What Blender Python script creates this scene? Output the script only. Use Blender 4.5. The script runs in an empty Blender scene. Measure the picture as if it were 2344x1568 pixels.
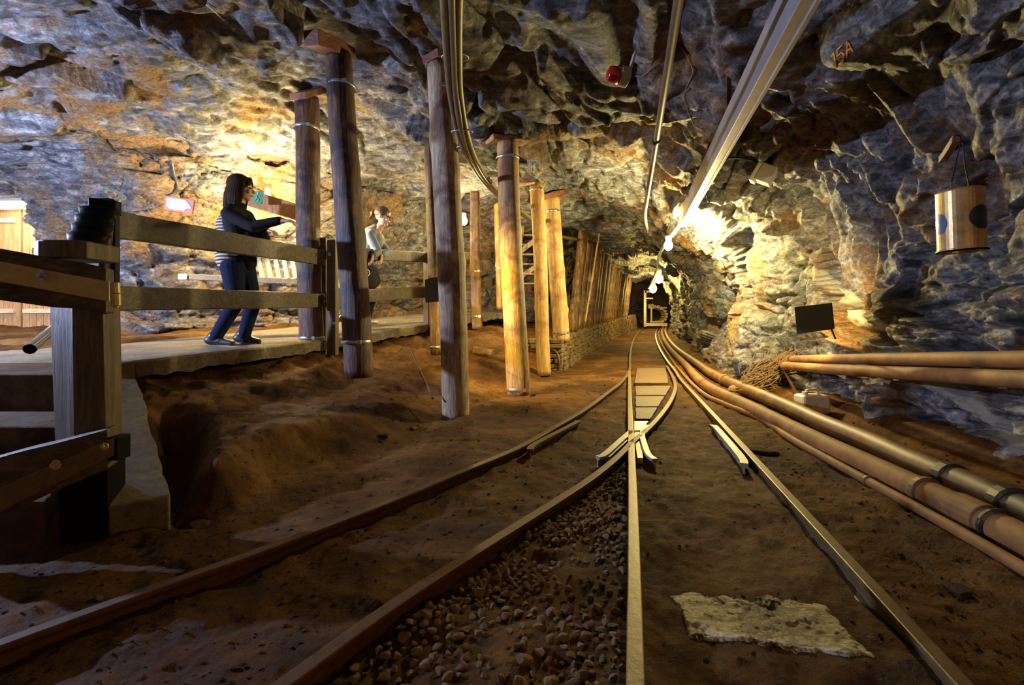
import bpy, bmesh, math, random
import numpy as np
from mathutils import Vector, Matrix
from mathutils.bvhtree import BVHTree
random.seed(7); rng = np.random.RandomState(7)
C = bpy.context.scene.collection
PI = math.pi
# ------------------------------------------------------------------ camera, world, exposure, lights
F = 1040.0; H = 0.66; HY = 735.0
cam_d = bpy.data.cameras.new('camera'); cam = bpy.data.objects.new('camera', cam_d); C.objects.link(cam)
cam.location = (0, 0, H); cam.rotation_euler = (PI/2, 0, 0)
cam_d.sensor_width = 36.0; cam_d.lens = 36.0*F/2344.0
cam_d.shift_y = -(784.0-HY)/2344.0
cam_d.clip_start = 0.02; cam_d.clip_end = 100
bpy.context.scene.camera = cam
sc = bpy.context.scene
sc.view_settings.view_transform = 'Standard'; sc.view_settings.look = 'None'
sc.view_settings.gamma = 1; sc.view_settings.use_curve_mapping = False
sc.view_settings.exposure = -0.1
sc.cycles.max_bounces = 6; sc.cycles.diffuse_bounces = 2
W = bpy.data.worlds.new('world'); sc.world = W; W.use_nodes = True
W.node_tree.nodes['Background'].inputs[0].default_value = (0.02, 0.02, 0.03, 1)
W.node_tree.nodes['Background'].inputs[1].default_value = 0.3

def light(name, kind, loc, power, col, size=0.1, target=None, spot=None, blend=0.3):
    d = bpy.data.lights.new(name, kind); d.energy = power; d.color = col
    if kind in ('POINT', 'SPOT'): d.shadow_soft_size = size
    if kind == 'AREA': d.size = size
    if spot: d.spot_size = spot; d.spot_blend = blend
    o = bpy.data.objects.new(name, d); C.objects.link(o); o.location = loc
    if target is not None:
        o.rotation_euler = (Vector(target)-Vector(loc)).to_track_quat('-Z', 'Y').to_euler()
    return o
def at(px, py, d):
    return Vector(((px-1172.0)/F*d, d, H-(py-HY)/F*d))
COOL = (0.52, 0.62, 1.0); WARM = (1.0, 0.72, 0.16); WW = (1.0, 0.76, 0.34)
light('gallery_lamp', 'POINT', (-5.0, 2.25, 1.5), 1150, COOL, 0.04)
light('tunnel_lamp', 'POINT', at(1572, 552, 5.5), 460, (1.0, 0.80, 0.32), 0.06)
light('tunnel_lamp', 'POINT', at(1508, 642, 12.3), 190, WARM, 0.06)
light('tunnel_lamp', 'POINT', at(1495, 668, 16.2), 160, WARM, 0.06)
light('walkway_lamp', 'POINT', at(600, 468, 5.0), 240, WW, 0.06)
light('walkway_lamp', 'POINT', at(655, 480, 5.2), 150, WW, 0.06)
light('post_lamp', 'POINT', at(1062, 510, 6.8), 150, WW, 0.05)
light('panel_lamp', 'SPOT', at(1020, 668, 3.9), 160, WARM, 0.04, target=(1.6, 6.6, 0.2), spot=2.4, blend=0.6)
light('panel_lamp', 'SPOT', at(1866, 735, 3.25), 150, WW, 0.04, target=at(1740, 700, 4.6), spot=2.4, blend=0.7)
light('rear_lamp', 'POINT', (1.2, -1.3, 0.55), 38, (1.0, 0.48, 0.09), 0.25)
light('door_lamp', 'AREA', at(20, 478, 5.3), 32, (1.0, 0.86, 0.62), 0.7, target=at(20, 700, 5.5))

# ------------------------------------------------------------------ numpy noise
def _h(ix, iy, iz, k):
    n = (ix.astype(np.int64)*374761393 + iy.astype(np.int64)*668265263 + iz.astype(np.int64)*2147483647 + k*1274126177) & 0xffffffff
    n = ((n ^ (n >> 13))*1274126177) & 0xffffffff
    n = ((n ^ (n >> 16))*2246822519) & 0xffffffff
    n = n ^ (n >> 15)
    return (n & 0xffffff)/float(0xffffff)
def vnoise(p, k=0):
    i = np.floor(p).astype(np.int64); f = p-i; f = f*f*(3-2*f)
    r = 0
    for dx in (0, 1):
        for dy in (0, 1):
            for dz in (0, 1):
                w = (f[:, 0] if dx else 1-f[:, 0])*(f[:, 1] if dy else 1-f[:, 1])*(f[:, 2] if dz else 1-f[:, 2])
                r = r + w*_h(i[:, 0]+dx, i[:, 1]+dy, i[:, 2]+dz, k)
    return r*2-1
def fbm(p, octs=4, k=0, gain=0.5):
    a = 1.0; r = 0; p = np.array(p, float)
    for o in range(octs):
        r = r + a*vnoise(p+o*17.3, k+o); p = p*2.03; a *= gain
    return r
def ridged(p, octs=3, k=0):
    a = 1.0; r = 0; p = np.array(p, float)
    for o in range(octs):
        r = r + a*(1-2*np.abs(vnoise(p+o*9.1, k+o))); p = p*2.1; a *= .5
    return r
def facets(p, k=0, cell=1.0):
    """tilted plane per Worley cell: gives broken, blocky rock"""
    q = p/cell; i = np.floor(q).astype(np.int64)
    best = np.full(len(p), 1e9); val = np.zeros(len(p)); b2 = np.full(len(p), 1e9)
    for dx in (-1, 0, 1):
        for dy in (-1, 0, 1):
            for dz in (-1, 0, 1):
                ii = i+np.array([dx, dy, dz])
                c = ii+np.stack([_h(ii[:, 0], ii[:, 1], ii[:, 2], k+j) for j in (0, 1, 2)], 1)
                d = q-c; dist = (d*d).sum(1)
                g = np.stack([_h(ii[:, 0], ii[:, 1], ii[:, 2], k+j) for j in (3, 4, 5)], 1)*2-1
                v = (d*g).sum(1) + 0.5*(_h(ii[:, 0], ii[:, 1], ii[:, 2], k+6)*2-1)
                m = dist < best
                b2 = np.where(m, best, np.minimum(b2, dist)); val = np.where(m, v, val); best = np.where(m, dist, best)
    edge = np.clip((np.sqrt(b2)-np.sqrt(best))*5, 0, 1)
    return val*1.0 - (1-edge)*.35
def sstep(a, b, x):
    t = np.clip((x-a)/(b-a), 0, 1); return t*t*(3-2*t)

# ------------------------------------------------------------------ mesh helpers
def tag(o, label=None, cat=None, group=None, kind=None):
    if label: o['label'] = label
    if cat: o['category'] = cat
    if group: o['group'] = group
    if kind: o['kind'] = kind
    return o
def empty(name, loc, label, cat, group=None):
    o = bpy.data.objects.new(name, None); C.objects.link(o); o.location = loc
    o.empty_display_size = 0.1
    return tag(o, label, cat, group)
def link(name, me, mat, parent=None, smooth=False):
    o = bpy.data.objects.new(name, me); C.objects.link(o)
    if mat: me.materials.append(mat)
    if parent is not None:
        l = parent.location.copy(); q = parent
        while q.parent is not None: q = q.parent; l += q.location
        me.transform(Matrix.Translation(-l)); o.parent = parent
    if smooth: me.polygons.foreach_set('use_smooth', [True]*len(me.polygons))
    me.update(); return o
def grid_mesh(name, X, Y, Z, mat, smooth=True, flip=False, wrap=False):
    n, m = X.shape
    v = np.stack([X, Y, Z], -1).reshape(-1, 3)
    a = np.arange(n*m).reshape(n, m)
    if wrap: a = np.concatenate([a, a[:, :1]], 1)
    q = np.stack([a[:-1, :-1], a[:-1, 1:], a[1:, 1:], a[1:, :-1]], -1).reshape(-1, 4)
    if flip: q = q[:, ::-1]
    me = bpy.data.meshes.new(name)
    me.vertices.add(len(v)); me.vertices.foreach_set('co', v.ravel())
    me.loops.add(q.size); me.loops.foreach_set('vertex_index', q.ravel())
    me.polygons.add(len(q)); me.polygons.foreach_set('loop_start', np.arange(len(q))*4); me.polygons.foreach_set('loop_total', np.full(len(q), 4))
    me.update(calc_edges=True); me.validate()
    o = bpy.data.objects.new(name, me); C.objects.link(o); me.materials.append(mat)
    if smooth: me.polygons.foreach_set('use_smooth', [True]*len(me.polygons))
    return o
def gnorm(X, Y, Z):
    P = np.stack([X, Y, Z], -1)
    du = np.gradient(P, axis=0); dv = np.gradient(P, axis=1)
    n = np.cross(du, dv); n /= (np.linalg.norm(n, axis=-1, keepdims=True)+1e-9)
    return P, n
class MB:
    def __init__(s): s.v = []; s.f = []
    def add(s, vs, fs):
        b = len(s.v); s.v += [tuple(x) for x in vs]; s.f += [tuple(i+b for i in f) for f in fs]; return s
    def box(s, c, size, rot=None, jit=0):
        x, y, z = [k/2 for k in size]; vs = []
        for sx in (-1, 1):
            for sy in (-1, 1):
                for sz in (-1, 1):
                    p = Vector((sx*x, sy*y, sz*z))
                    if jit: p += Vector((random.uniform(-jit, jit), random.uniform(-jit, jit), random.uniform(-jit, jit)))
                    if rot is not None: p = rot @ p
                    vs.append(p+Vector(c))
        return s.add(vs, [(0, 1, 3, 2), (4, 6, 7, 5), (0, 4, 5, 1), (2, 3, 7, 6), (0, 2, 6, 4), (1, 5, 7, 3)])
    def beam(s, a, b, w, h, up=(0, 0, 1), nseg=1, wob=0):
        a = Vector(a); b = Vector(b); t = (b-a).normalized(); up = Vector(up)
        sd = t.cross(up).normalized(); u = sd.cross(t).normalized(); rings = []
        for i in range(nseg+1):
            p = a.lerp(b, i/nseg); o1 = random.uniform(-wob, wob); o2 = random.uniform(-wob, wob)
            rings.append([p+sd*(w/2+o1)+u*(h/2+o2), p-sd*(w/2+o2)+u*(h/2+o1), p-sd*(w/2+o1)-u*(h/2+o2), p+sd*(w/2+o2)-u*(h/2+o1)])
        return s.rings(rings)
    def rings(s, rings, cap=True, closed=True):
        vs = [p for r in rings for p in r]; n = len(rings[0]); fs = []
        for i in range(len(rings)-1):
            for j in range(n if closed else n-1):
                k = (j+1) % n
                fs.append((i*n+j, i*n+k, (i+1)*n+k, (i+1)*n+j))
        if cap:
            fs.append(tuple(range(n))[::-1]); fs.append(tuple((len(rings)-1)*n+j for j in range(n)))
        return s.add(vs, fs)
    def tube(s, pts, r, n=12, cap=True, rr=None):
        pts = [Vector(p) for p in pts]; rings = []
        ref = Vector((0.13, 0.07, 1)); 
        t0 = (pts[1]-pts[0]).normalized()
        if abs(t0.dot(ref.normalized())) > .9: ref = Vector((1, 0.1, 0))
        u = t0.cross(ref).normalized()
        for i, p in enumerate(pts):
            t = (pts[min(i+1, len(pts)-1)]-pts[max(i-1, 0)]).normalized()
            u = (u-t*u.dot(t)).normalized(); w = t.cross(u)
            q = rr[i] if rr else r
            rings.append([p+(u*math.cos(2*PI*j/n)+w*math.sin(2*PI*j/n))*q for j in range(n)])
        return s.rings(rings, cap)
    def prism(s, poly, a, b):
        a = Vector(a); b = Vector(b)
        return s.rings([[Vector(p)+a for p in poly], [Vector(p)+b for p in poly]])
    def ball(s, c, r, n=12, m=8, rot=None):
        if not hasattr(r, '__len__'): r = (r, r, r)
        rings = []
        for i in range(m+1):
            th = PI*min(max(i/m, .02), .98)
            ring = []
            for j in range(n):
                p = Vector((r[0]*math.sin(th)*math.cos(2*PI*j/n), r[1]*math.sin(th)*math.sin(2*PI*j/n), r[2]*math.cos(th)))
                if rot is not None: p = rot @ p
                ring.append(p+Vector(c))
            rings.append(ring)
        return s.rings(rings)
    def cap(s, a, ra, b, rb, n=14):
        a = Vector(a); b = Vector(b); t = (b-a).normalized(); L = (b-a).length
        pts = [a-t*ra*.98, a-t*ra*.8, a-t*ra*.5, a, a.lerp(b, .5), b, b+t*rb*.5, b+t*rb*.8, b+t*rb*.98]
        rr = [ra*.2, ra*.6, ra*.866, ra, (ra+rb)/2, rb, rb*.866, rb*.6, rb*.2]
        return s.tube(pts, 0, n, True, rr)
    def build(s, name, mat, parent=None, smooth=False, bevel=0, remesh=0, smoothit=0, sharp=None):
        me = bpy.data.meshes.new(name); me.from_pydata([tuple(v) for v in s.v], [], s.f); me.update()
        bm = bmesh.new(); bm.from_mesh(me); bmesh.ops.recalc_face_normals(bm, faces=bm.faces); bm.to_mesh(me); bm.free()
        o = link(name, me, mat, parent, smooth)
        if remesh:
            m = o.modifiers.new('r', 'REMESH'); m.mode = 'VOXEL'; m.voxel_size = remesh; m.use_smooth_shade = True
            if smoothit:
                m = o.modifiers.new('s', 'SMOOTH'); m.factor = .5; m.iterations = smoothit
        if bevel:
            m = o.modifiers.new('b', 'BEVEL'); m.width = bevel; m.segments = 2; m.limit_method = 'ANGLE'; m.angle_limit = math.radians(40)
        return o
def cr(pts, n=8):
    """catmull-rom resample"""
    P = [Vector(p) for p in pts]; out = []
    for i in range(len(P)-1):
        a = P[max(i-1, 0)]; b = P[i]; c = P[i+1]; d = P[min(i+2, len(P)-1)]
        for k in range(n):
            t = k/n
            out.append(0.5*((2*b)+(c-a)*t+(2*a-5*b+4*c-d)*t*t+(3*b-a-3*c+d)*t**3))
    out.append(P[-1]); return out

# ------------------------------------------------------------------ materials
def newmat(name):
    m = bpy.data.materials.new(name); m.use_nodes = True
    nt = m.node_tree; b = nt.nodes['Principled BSDF']
    return m, nt, b
def N(nt, t, **kw):
    n = nt.nodes.new(t)
    for k, v in kw.items():
        if k.startswith('i_'):
            key = k[2:]; key = int(key) if key.isdigit() else key.replace('_', ' ')
            n.inputs[key].default_value = v
        else: setattr(n, k, v)
    return n
def ramp(nt, src, stops):
    r = nt.nodes.new('ShaderNodeValToRGB'); e = r.color_ramp.elements
    while len(e) < len(stops): e.new(.5)
    for q, (p, c) in zip(e, stops): q.position = p; q.color = (*c, 1) if len(c) == 3 else c
    nt.links.new(src, r.inputs[0]); return r.outputs[0]
def coords(nt, scale=(1, 1, 1), rot=(0, 0, 0), kind='Object'):
    tc = nt.nodes.new('ShaderNodeTexCoord'); mp = nt.nodes.new('ShaderNodeMapping')
    mp.inputs['Scale'].default_value = scale; mp.inputs['Rotation'].default_value = rot
    nt.links.new(tc.outputs[kind], mp.inputs[0]); return mp.outputs[0]
def noise(nt, vec, scale, detail=6, rough=.6, dist=0):
    n = nt.nodes.new('ShaderNodeTexNoise'); n.inputs['Scale'].default_value = scale; n.inputs['Detail'].default_value = detail
    n.inputs['Roughness'].default_value = rough; n.inputs['Distortion'].default_value = dist
    nt.links.new(vec, n.inputs['Vector']); return n.outputs['Fac']
def mix(nt, a, b, f, mode='MIX'):
    m = nt.nodes.new('ShaderNodeMix'); m.data_type = 'RGBA'; m.blend_type = mode
    for k, x in ((6, a), (7, b)):
        if isinstance(x, (tuple, list)): m.inputs[k].default_value = (*x, 1)
        else: nt.links.new(x, m.inputs[k])
    if isinstance(f, float): m.inputs[0].default_value = f
    else: nt.links.new(f, m.inputs[0])
    return m.outputs[2]
def mth(nt, op, a, b=None):
    m = nt.nodes.new('ShaderNodeMath'); m.operation = op
    for k, x in ((0, a), (1, b)):
        if x is None: continue
        if isinstance(x, (int, float)): m.inputs[k].default_value = x
        else: nt.links.new(x, m.inputs[k])
    return m.outputs[0]
def bump(nt, b, hts, strength=.5, dist=.02):
    prev = None
    for h, s, d in hts:
        n = nt.nodes.new('ShaderNodeBump'); n.inputs['Strength'].default_value = s; n.inputs['Distance'].default_value = d
        nt.links.new(h, n.inputs['Height'])
        if prev: nt.links.new(prev, n.inputs['Normal'])
        prev = n.outputs[0]
    nt.links.new(prev, b.inputs['Normal'])

def rock_mat(name, grey=1.0, ochre_lo=.50, ochre_hi=.62, rotz=.5, tilt=.6):
    m, nt, b = newmat(name); L = nt.links
    v0 = coords(nt); vs = coords(nt, (1, 3.2, 4.5), (tilt, .35, rotz))
    big = noise(nt, v0, .9, 5, .65, .6); mid = noise(nt, vs, 3.2, 9, .68, .8); fine = noise(nt, v0, 38, 8, .72)
    st = noise(nt, vs, 14, 8, .7, 1.5)
    g = grey
    base = ramp(nt, mid, [(.33, (.02*g, .02*g, .022*g)), (.44, (.11*g, .11*g, .115*g)), (.54, (.26*g, .26*g, .265*g)), (.68, (.62*g, .60*g, .55*g))])
    och = ramp(nt, st, [(.3, (.08, .038, .010)), (.5, (.30, .16, .042)), (.7, (.55, .34, .12))])
    n2 = noise(nt, v0, 2.1, 7, .7, 1.2)
    msk = ramp(nt, mth(nt, 'ADD', mth(nt, 'MULTIPLY', big, .6), mth(nt, 'MULTIPLY', n2, .4)), [(ochre_lo, (0, 0, 0)), (ochre_hi, (1, 1, 1))])
    col = mix(nt, base, och, msk)
    speck = ramp(nt, fine, [(.32, (.35, .35, .35)), (.5, (1, 1, 1)), (.68, (1.5, 1.5, 1.5))])
    col = mix(nt, col, speck, 1.0, 'MULTIPLY')
    L.new(col, b.inputs['Base Color'])
    L.new(ramp(nt, st, [(.35, (.75,)*3), (.65, (.42,)*3)]), b.inputs['Roughness'])
    vo = N(nt, 'ShaderNodeTexVoronoi'); vo.feature = 'DISTANCE_TO_EDGE'; vo.inputs['Scale'].default_value = 2.6
    wv = nt.nodes.new('ShaderNodeVectorMath'); wv.operation = 'ADD'; L.new(vs, wv.inputs[0])
    nc = nt.nodes.new('ShaderNodeTexNoise'); nc.inputs['Scale'].default_value = 3; L.new(v0, nc.inputs['Vector']); L.new(nc.outputs['Color'], wv.inputs[1])
    L.new(wv.outputs[0], vo.inputs['Vector'])
    cr_ = ramp(nt, vo.outputs['Distance'], [(0, (0, 0, 0)), (.035, (1, 1, 1))])
    bump(nt, b, [(cr_, .5, .02), (st, 1.0, .06), (fine, 1.0, .022)])
    return m
M = {}
M['rock'] = rock_mat('rock_ceiling', 1.0, .52, .61, .5, .5)
M['rock_r'] = rock_mat('rock_right', 1.0, .50, .60, -.4, .8)
M['rock_l'] = rock_mat('rock_left', .8, .45, .58, .9, .9)
def soil_mat(name, a, b_, c, scale=1.0, rough=.85):
    m, nt, b = newmat(name); v = coords(nt)
    n1 = noise(nt, v, 1.6*scale, 8, .65, .5); n2 = noise(nt, v, 22*scale, 8, .75); n3 = noise(nt, v, 90*scale, 4, .7)
    c1 = ramp(nt, n1, [(.3, a), (.5, b_), (.7, c)])
    c2 = mix(nt, c1, ramp(nt, n2, [(.3, (.45, .42, .4)), (.5, (1, 1, 1)), (.7, (1.45, 1.4, 1.3))]), 1.0, 'MULTIPLY')
    nt.links.new(c2, b.inputs['Base Color'])
    nt.links.new(ramp(nt, n2, [(.3, (.55,)*3), (.6, (.92,)*3)]), b.inputs['Roughness']); b.inputs['Specular IOR Level'].default_value = .18
    bump(nt, b, [(n1, .5, .06), (n2, 1.0, .045), (n3, .8, .010)])
    return m
M['soil'] = soil_mat('soil', (.04, .013, .002), (.145, .059, .009), (.31, .165, .045))
M['conc'] = soil_mat('concrete', (.20, .15, .09), (.34, .29, .20), (.42, .37, .28), 1.5)
M['mortar'] = soil_mat('pale_mortar', (.40, .33, .17), (.62, .55, .33), (.75, .68, .45), 3)
def mortar():
    m, nt, b = newmat('patchy_mortar'); v = coords(nt); vv = coords(nt, (1, 2.2, 1), (0, 0, .15))
    n1 = noise(nt, vv, 22, 8, .75); n2 = noise(nt, v, 60, 6, .7); n3 = noise(nt, vv, 6, 4, .6)
    c = ramp(nt, n2, [(.3, (.42, .34, .16)), (.6, (.75, .66, .40))])
    f = ramp(nt, mth(nt, 'ADD', mth(nt, 'MULTIPLY', n1, .65), mth(nt, 'MULTIPLY', n3, .35)), [(.46, (1, 1, 1)), (.52, (0, 0, 0))])
    nt.links.new(mix(nt, c, (.10, .045, .01), f), b.inputs['Base Color']); b.inputs['Roughness'].default_value = .45
    bump(nt, b, [(n1, 1, .02), (n2, .8, .006)]); return m
M['mortar'] = mortar()
M['dirtconc'] = soil_mat('dirty_concrete', (.07, .03, .010), (.16, .085, .035), (.30, .22, .13), 1.2)
M['stone'] = soil_mat('field_stone', (.16, .10, .05), (.28, .19, .09), (.36, .27, .15), 2)
M['gravel'] = soil_mat('gravel', (.27, .155, .05), (.45, .29, .13), (.55, .43, .27), 5)
M['darkstone'] = soil_mat('dark_stone', (.05, .03, .015), (.12, .07, .03), (.2, .13, .07), 3)
def wood_mat(name, dark, mid, lite, along='Z', rough=.6, sc_=1.0, blotch=None, bd=.015):
    m, nt, b = newmat(name)
    s = {'Z': (9, 9, .9), 'X': (.9, 9, 9), 'Y': (9, .9, 9)}[along]
    v = coords(nt, tuple(k*sc_ for k in s)); v0 = coords(nt)
    n1 = noise(nt, v, 3.5, 8, .7, .8); n2 = noise(nt, v, 16, 6, .75); n0 = noise(nt, v0, 3.5, 5, .6, .4)
    col = ramp(nt, n1, [(.3, dark), (.5, mid), (.68, lite)])
    if blotch: col = mix(nt, col, blotch, ramp(nt, n0, [(.5, (0, 0, 0)), (.62, (1, 1, 1))]))
    col = mix(nt, col, ramp(nt, n2, [(.3, (.5,)*3), (.5, (1,)*3), (.7, (1.25,)*3)]), 1.0, 'MULTIPLY')
    nt.links.new(col, b.inputs['Base Color']); b.inputs['Roughness'].default_value = rough
    bump(nt, b, [(n1, .6, bd), (n2, .6, .004)])
    return m
M['pine'] = wood_mat('peeled_pine', (.24, .13, .045), (.44, .27, .10), (.60, .42, .18), blotch=(.27, .13, .04))
M['pine2'] = wood_mat('peeled_pine_brown', (.17, .09, .04), (.33, .20, .09), (.48, .33, .17), blotch=(.16, .07, .025))
M['oldlog'] = wood_mat('old_log', (.02, .009, .005), (.10, .045, .02), (.27, .16, .10), blotch=(.025, .012, .008), rough=.5)
M['greylog'] = wood_mat('grey_log', (.16, .10, .05), (.42, .30, .17), (.56, .46, .32), blotch=(.16, .075, .03))
M['fence'] = wood_mat('fence_timber', (.025, .017, .008), (.07, .050, .024), (.15, .115, .06), 'X', .5, bd=.004)
M['fencepost'] = wood_mat('fence_post_timber', (.045, .030, .016), (.12, .085, .045), (.2, .155, .09), 'Z', .5)
M['plank'] = wood_mat('door_plank', (.33, .15, .045), (.47, .24, .08), (.58, .33, .13))
M['newwood'] = wood_mat('new_lumber', (.50, .36, .17), (.66, .50, .26), (.75, .62, .36), 'X')
M['redwood'] = wood_mat('reddish_block', (.07, .02, .010), (.15, .045, .02), (.22, .08, .04), 'X')
M['lag'] = wood_mat('lagging_log', (.02, .010, .004), (.11, .05, .014), (.40, .22, .06), blotch=(.03, .014, .006))
M['boards'] = wood_mat('track_board', (.04, .017, .004), (.10, .047, .012), (.19, .10, .03), 'X')
def plain(name, col, rough=.5, metal=0, var=.25, scale=12, emit=None, es=0, bumpd=.002):
    m, nt, b = newmat(name); v = coords(nt); n = noise(nt, v, scale, 6, .7)
    c = ramp(nt, n, [(.3, tuple(k*(1-var) for k in col)), (.7, tuple(min(1, k*(1+var)) for k in col))])
    nt.links.new(c, b.inputs['Base Color']); b.inputs['Roughness'].default_value = rough; b.inputs['Metallic'].default_value = metal
    if emit: b.inputs['Emission Color'].default_value = (*emit, 1); b.inputs['Emission Strength'].default_value = es
    if bumpd: bump(nt, b, [(n, .5, bumpd)])
    return m
M['rail'] = plain('rail_steel', (.14, .09, .034), .45, .35, .3, 40)
M['railrust'] = plain('rusty_rail', (.085, .036, .010), .6, .2, .4, 30)
M['wing'] = plain('grey_rail_steel', (.30, .27, .22), .5, .5, .45, 60)
M['rust'] = plain('rusty_pipe', (.21, .092, .020), .72, 0, .5, 7)
M['rust2'] = plain('muddy_pipe', (.14, .07, .024), .55, 0, .6, 6)
def muddy():
    m = plain('muddy_black_pipe', (.14, .07, .024), .55, 0, .6, 6); nt = m.node_tree; b = nt.nodes['Principled BSDF']
    tc = nt.nodes.new('ShaderNodeTexCoord'); sy = nt.nodes.new('ShaderNodeSeparateXYZ'); nt.links.new(tc.outputs['Object'], sy.inputs[0])
    nz = noise(nt, tc.outputs['Object'], 5, 5, .6); v = mth(nt, 'ADD', mth(nt, 'ADD', sy.outputs[1], 17.7), mth(nt, 'MULTIPLY', nz, 1.2))
    old = b.inputs['Base Color'].links[0].from_socket
    nt.links.new(mix(nt, (.018, .015, .012), old, ramp(nt, v, [(.3, (0, 0, 0)), (.9, (1, 1, 1))])), b.inputs['Base Color']); return m
M['muddyblack'] = muddy()
M['blackpipe'] = plain('black_pipe', (.035, .03, .025), .4, .1, .5, 20)
M['strap'] = plain('brassy_galvanised_steel', (.52, .42, .17), .4, .15, .2, 25)
M['strap2'] = plain('weathered_steel_plate', (.17, .12, .06), .5, .5, .4, 25)
M['galv'] = plain('galvanised_steel', (.6, .6, .58), .3, .9, .15, 30)
M['chrome'] = plain('chrome_tube', (.55, .57, .65), .22, 1, .1, 5, bumpd=0)
M['blacksteel'] = plain('black_steel', (.008, .0075, .0075), .5, .0, .3, 9)
M['blacksteel'].node_tree.nodes['Principled BSDF'].inputs['Specular IOR Level'].default_value = .04
M['tray'] = plain('cable_tray_grey', (.36, .34, .33), .5, .3, .15, 6)
M['hose'] = plain('black_hose', (.14, .11, .055), .5, .1, .3, 14, bumpd=.0005)
M['cable'] = plain('thin_cable', (.20, .13, .07), .6, 0, .3, 14)
M['whitecable'] = plain('white_cable', (.75, .72, .62), .5, 0, .1, 14)
M['blackcable'] = plain('black_cable', (.03, .03, .035), .5, 0, .2, 14)
M['panel'] = plain('dark_green_panel', (.035, .038, .018), .6, .1, .15, 4, bumpd=0)
M['panel2'] = plain('olive_panel', (.10, .105, .055), .6, .1, .1, 4, bumpd=0)
M['lampwhite'] = plain('lamp_housing', (.34, .31, .25), .45, 0, .08, 6, bumpd=0)
M['lampred'] = plain('red_lens', (.35, .012, .006), .15, 0, .1, 6, bumpd=0)
M['bulb'] = plain('glowing_bulb', (1, .9, .7), .5, 0, 0, 1, emit=(1, .85, .55), es=40, bumpd=0)
M['tube'] = plain('glowing_tube', (1, .95, .85), .5, 0, 0, 1, emit=(1, .92, .75), es=26, bumpd=0)
M['jerry'] = plain('yellowed_plastic', (.78, .62, .34), .4, 0, .15, 9)
M['white'] = plain('white_print', (.55, .53, .48), .5, 0, .04, 5, bumpd=0)
M['signred'] = plain('sign_red', (.42, .05, .02), .5, 0, .08, 5, bumpd=0)
M['signbrown'] = plain('sign_brown', (.48, .11, .03), .5, 0, .08, 5, bumpd=0)
M['signgrey'] = plain('sign_lettering', (.45, .42, .36), .5, 0, .04, 5, bumpd=0)
M['green'] = plain('exit_green', (.02, .26, .10), .5, 0, .08, 5, bumpd=0)
M['orange'] = plain('orange_paint', (.85, .34, .04), .6, 0, .2, 30, bumpd=0)
M['canlabel'] = plain('can_label', (.46, .30, .10), .35, .4, .5, 10)
M['canblue'] = plain('can_blue', (.03, .09, .22), .4, .2, .2, 14)
M['candark'] = plain('can_dark', (.02, .035, .04), .4, .2, .4, 14)
M['root'] = plain('dry_roots', (.20, .125, .06), .9, 0, .4, 30)
M['skin'] = plain('skin', (.58, .34, .24), .5, 0, .06, 20, bumpd=0)
M['hair'] = plain('brown_hair', (.028, .013, .006), .8, 0, .5, 60)
M['hair2'] = plain('dark_blond_hair', (.085, .05, .03), .4, 0, .4, 60)
M['jacket'] = plain('black_cloth', (.014, .013, .014), .85, 0, .2, 40)
M['jeans'] = plain('blue_jeans', (.010, .014, .040), .9, 0, .3, 60)
M['shoe'] = plain('black_shoe', (.018, .017, .017), .45, 0, .3, 30)
M['sole'] = plain('grey_sole', (.16, .15, .14), .6, 0, .1, 30)
M['hoodie'] = plain('grey_hoodie', (.19, .225, .29), .85, 0, .1, 30)
M['bag'] = plain('dark_patterned_cloth', (.035, .03, .035), .8, 0, .6, 50)
M['bluecloth'] = plain('blue_cloth', (.02, .05, .30), .7, 0, .2, 30)
M['glasses'] = plain('black_plastic', (.01, .01, .01), .25, 0, .1, 5, bumpd=0)
M['eye'] = plain('eye_dark', (.015, .01, .008), .2, 0, .1, 5, bumpd=0)
M['lips'] = plain('lips', (.36, .13, .10), .5, 0, .05, 5, bumpd=0)
def stripes():
    m, nt, b = newmat('striped_knit'); tc = nt.nodes.new('ShaderNodeTexCoord'); sx = nt.nodes.new('ShaderNodeSeparateXYZ')
    nt.links.new(tc.outputs['Object'], sx.inputs[0])
    f = mth(nt, 'FRACT', mth(nt, 'MULTIPLY', sx.outputs[2], 38.0))
    nt.links.new(ramp(nt, f, [(.42, (.02, .02, .02)), (.48, (.50, .44, .34))]), b.inputs['Base Color']); b.inputs['Roughness'].default_value = .9
    return m
M['stripes'] = stripes()
for k_ in ('jacket', 'jeans', 'hair', 'bag'): M[k_].node_tree.nodes['Principled BSDF'].inputs['Specular IOR Level'].default_value = .12

# ------------------------------------------------------------------ layout functions
def xL(Y): return .258*Y+.01+.0042*np.maximum(0, Y-7)**2
def rise(Y): return .0308*(np.sqrt((Y-6.45)**2+.5)+(Y-6.45))/2
def xs_(Y): return xL(Y)-np.interp(Y, [6.3, 19, 22], [.96, .32, .32])     # stone wall line
FY = [-4, 1.0, 1.5, 1.75, 2.1, 2.6, 3.35, 4.4, 6.3]; FX = [-1.6, -1.45, -1.2, -1.02, -.95, -.74, -.46, -.12, .66]
EY = [-4, 1.0, 1.6, 2.1, 2.5, 4.5, 6.2, 8.5, 10, 22]; EX = [-1.9, -1.6, -1.42, -1.85, -2.28, -1.84, -1.12, -.2, .6, 4.0]
def Fx(Y): return np.where(Y < 6.3, np.interp(Y, FY, FX), xs_(Y))
def Ex(Y): return np.interp(Y, EY, EX)
def zE(Y): return np.interp(Y, [0, 2.2, 2.5, 3.2, 3.9, 4.5, 5.4, 6.2, 8.5, 12], [.40, .41, .42, .44, .455, .485, .555, .63, .82, 1.0])
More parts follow.
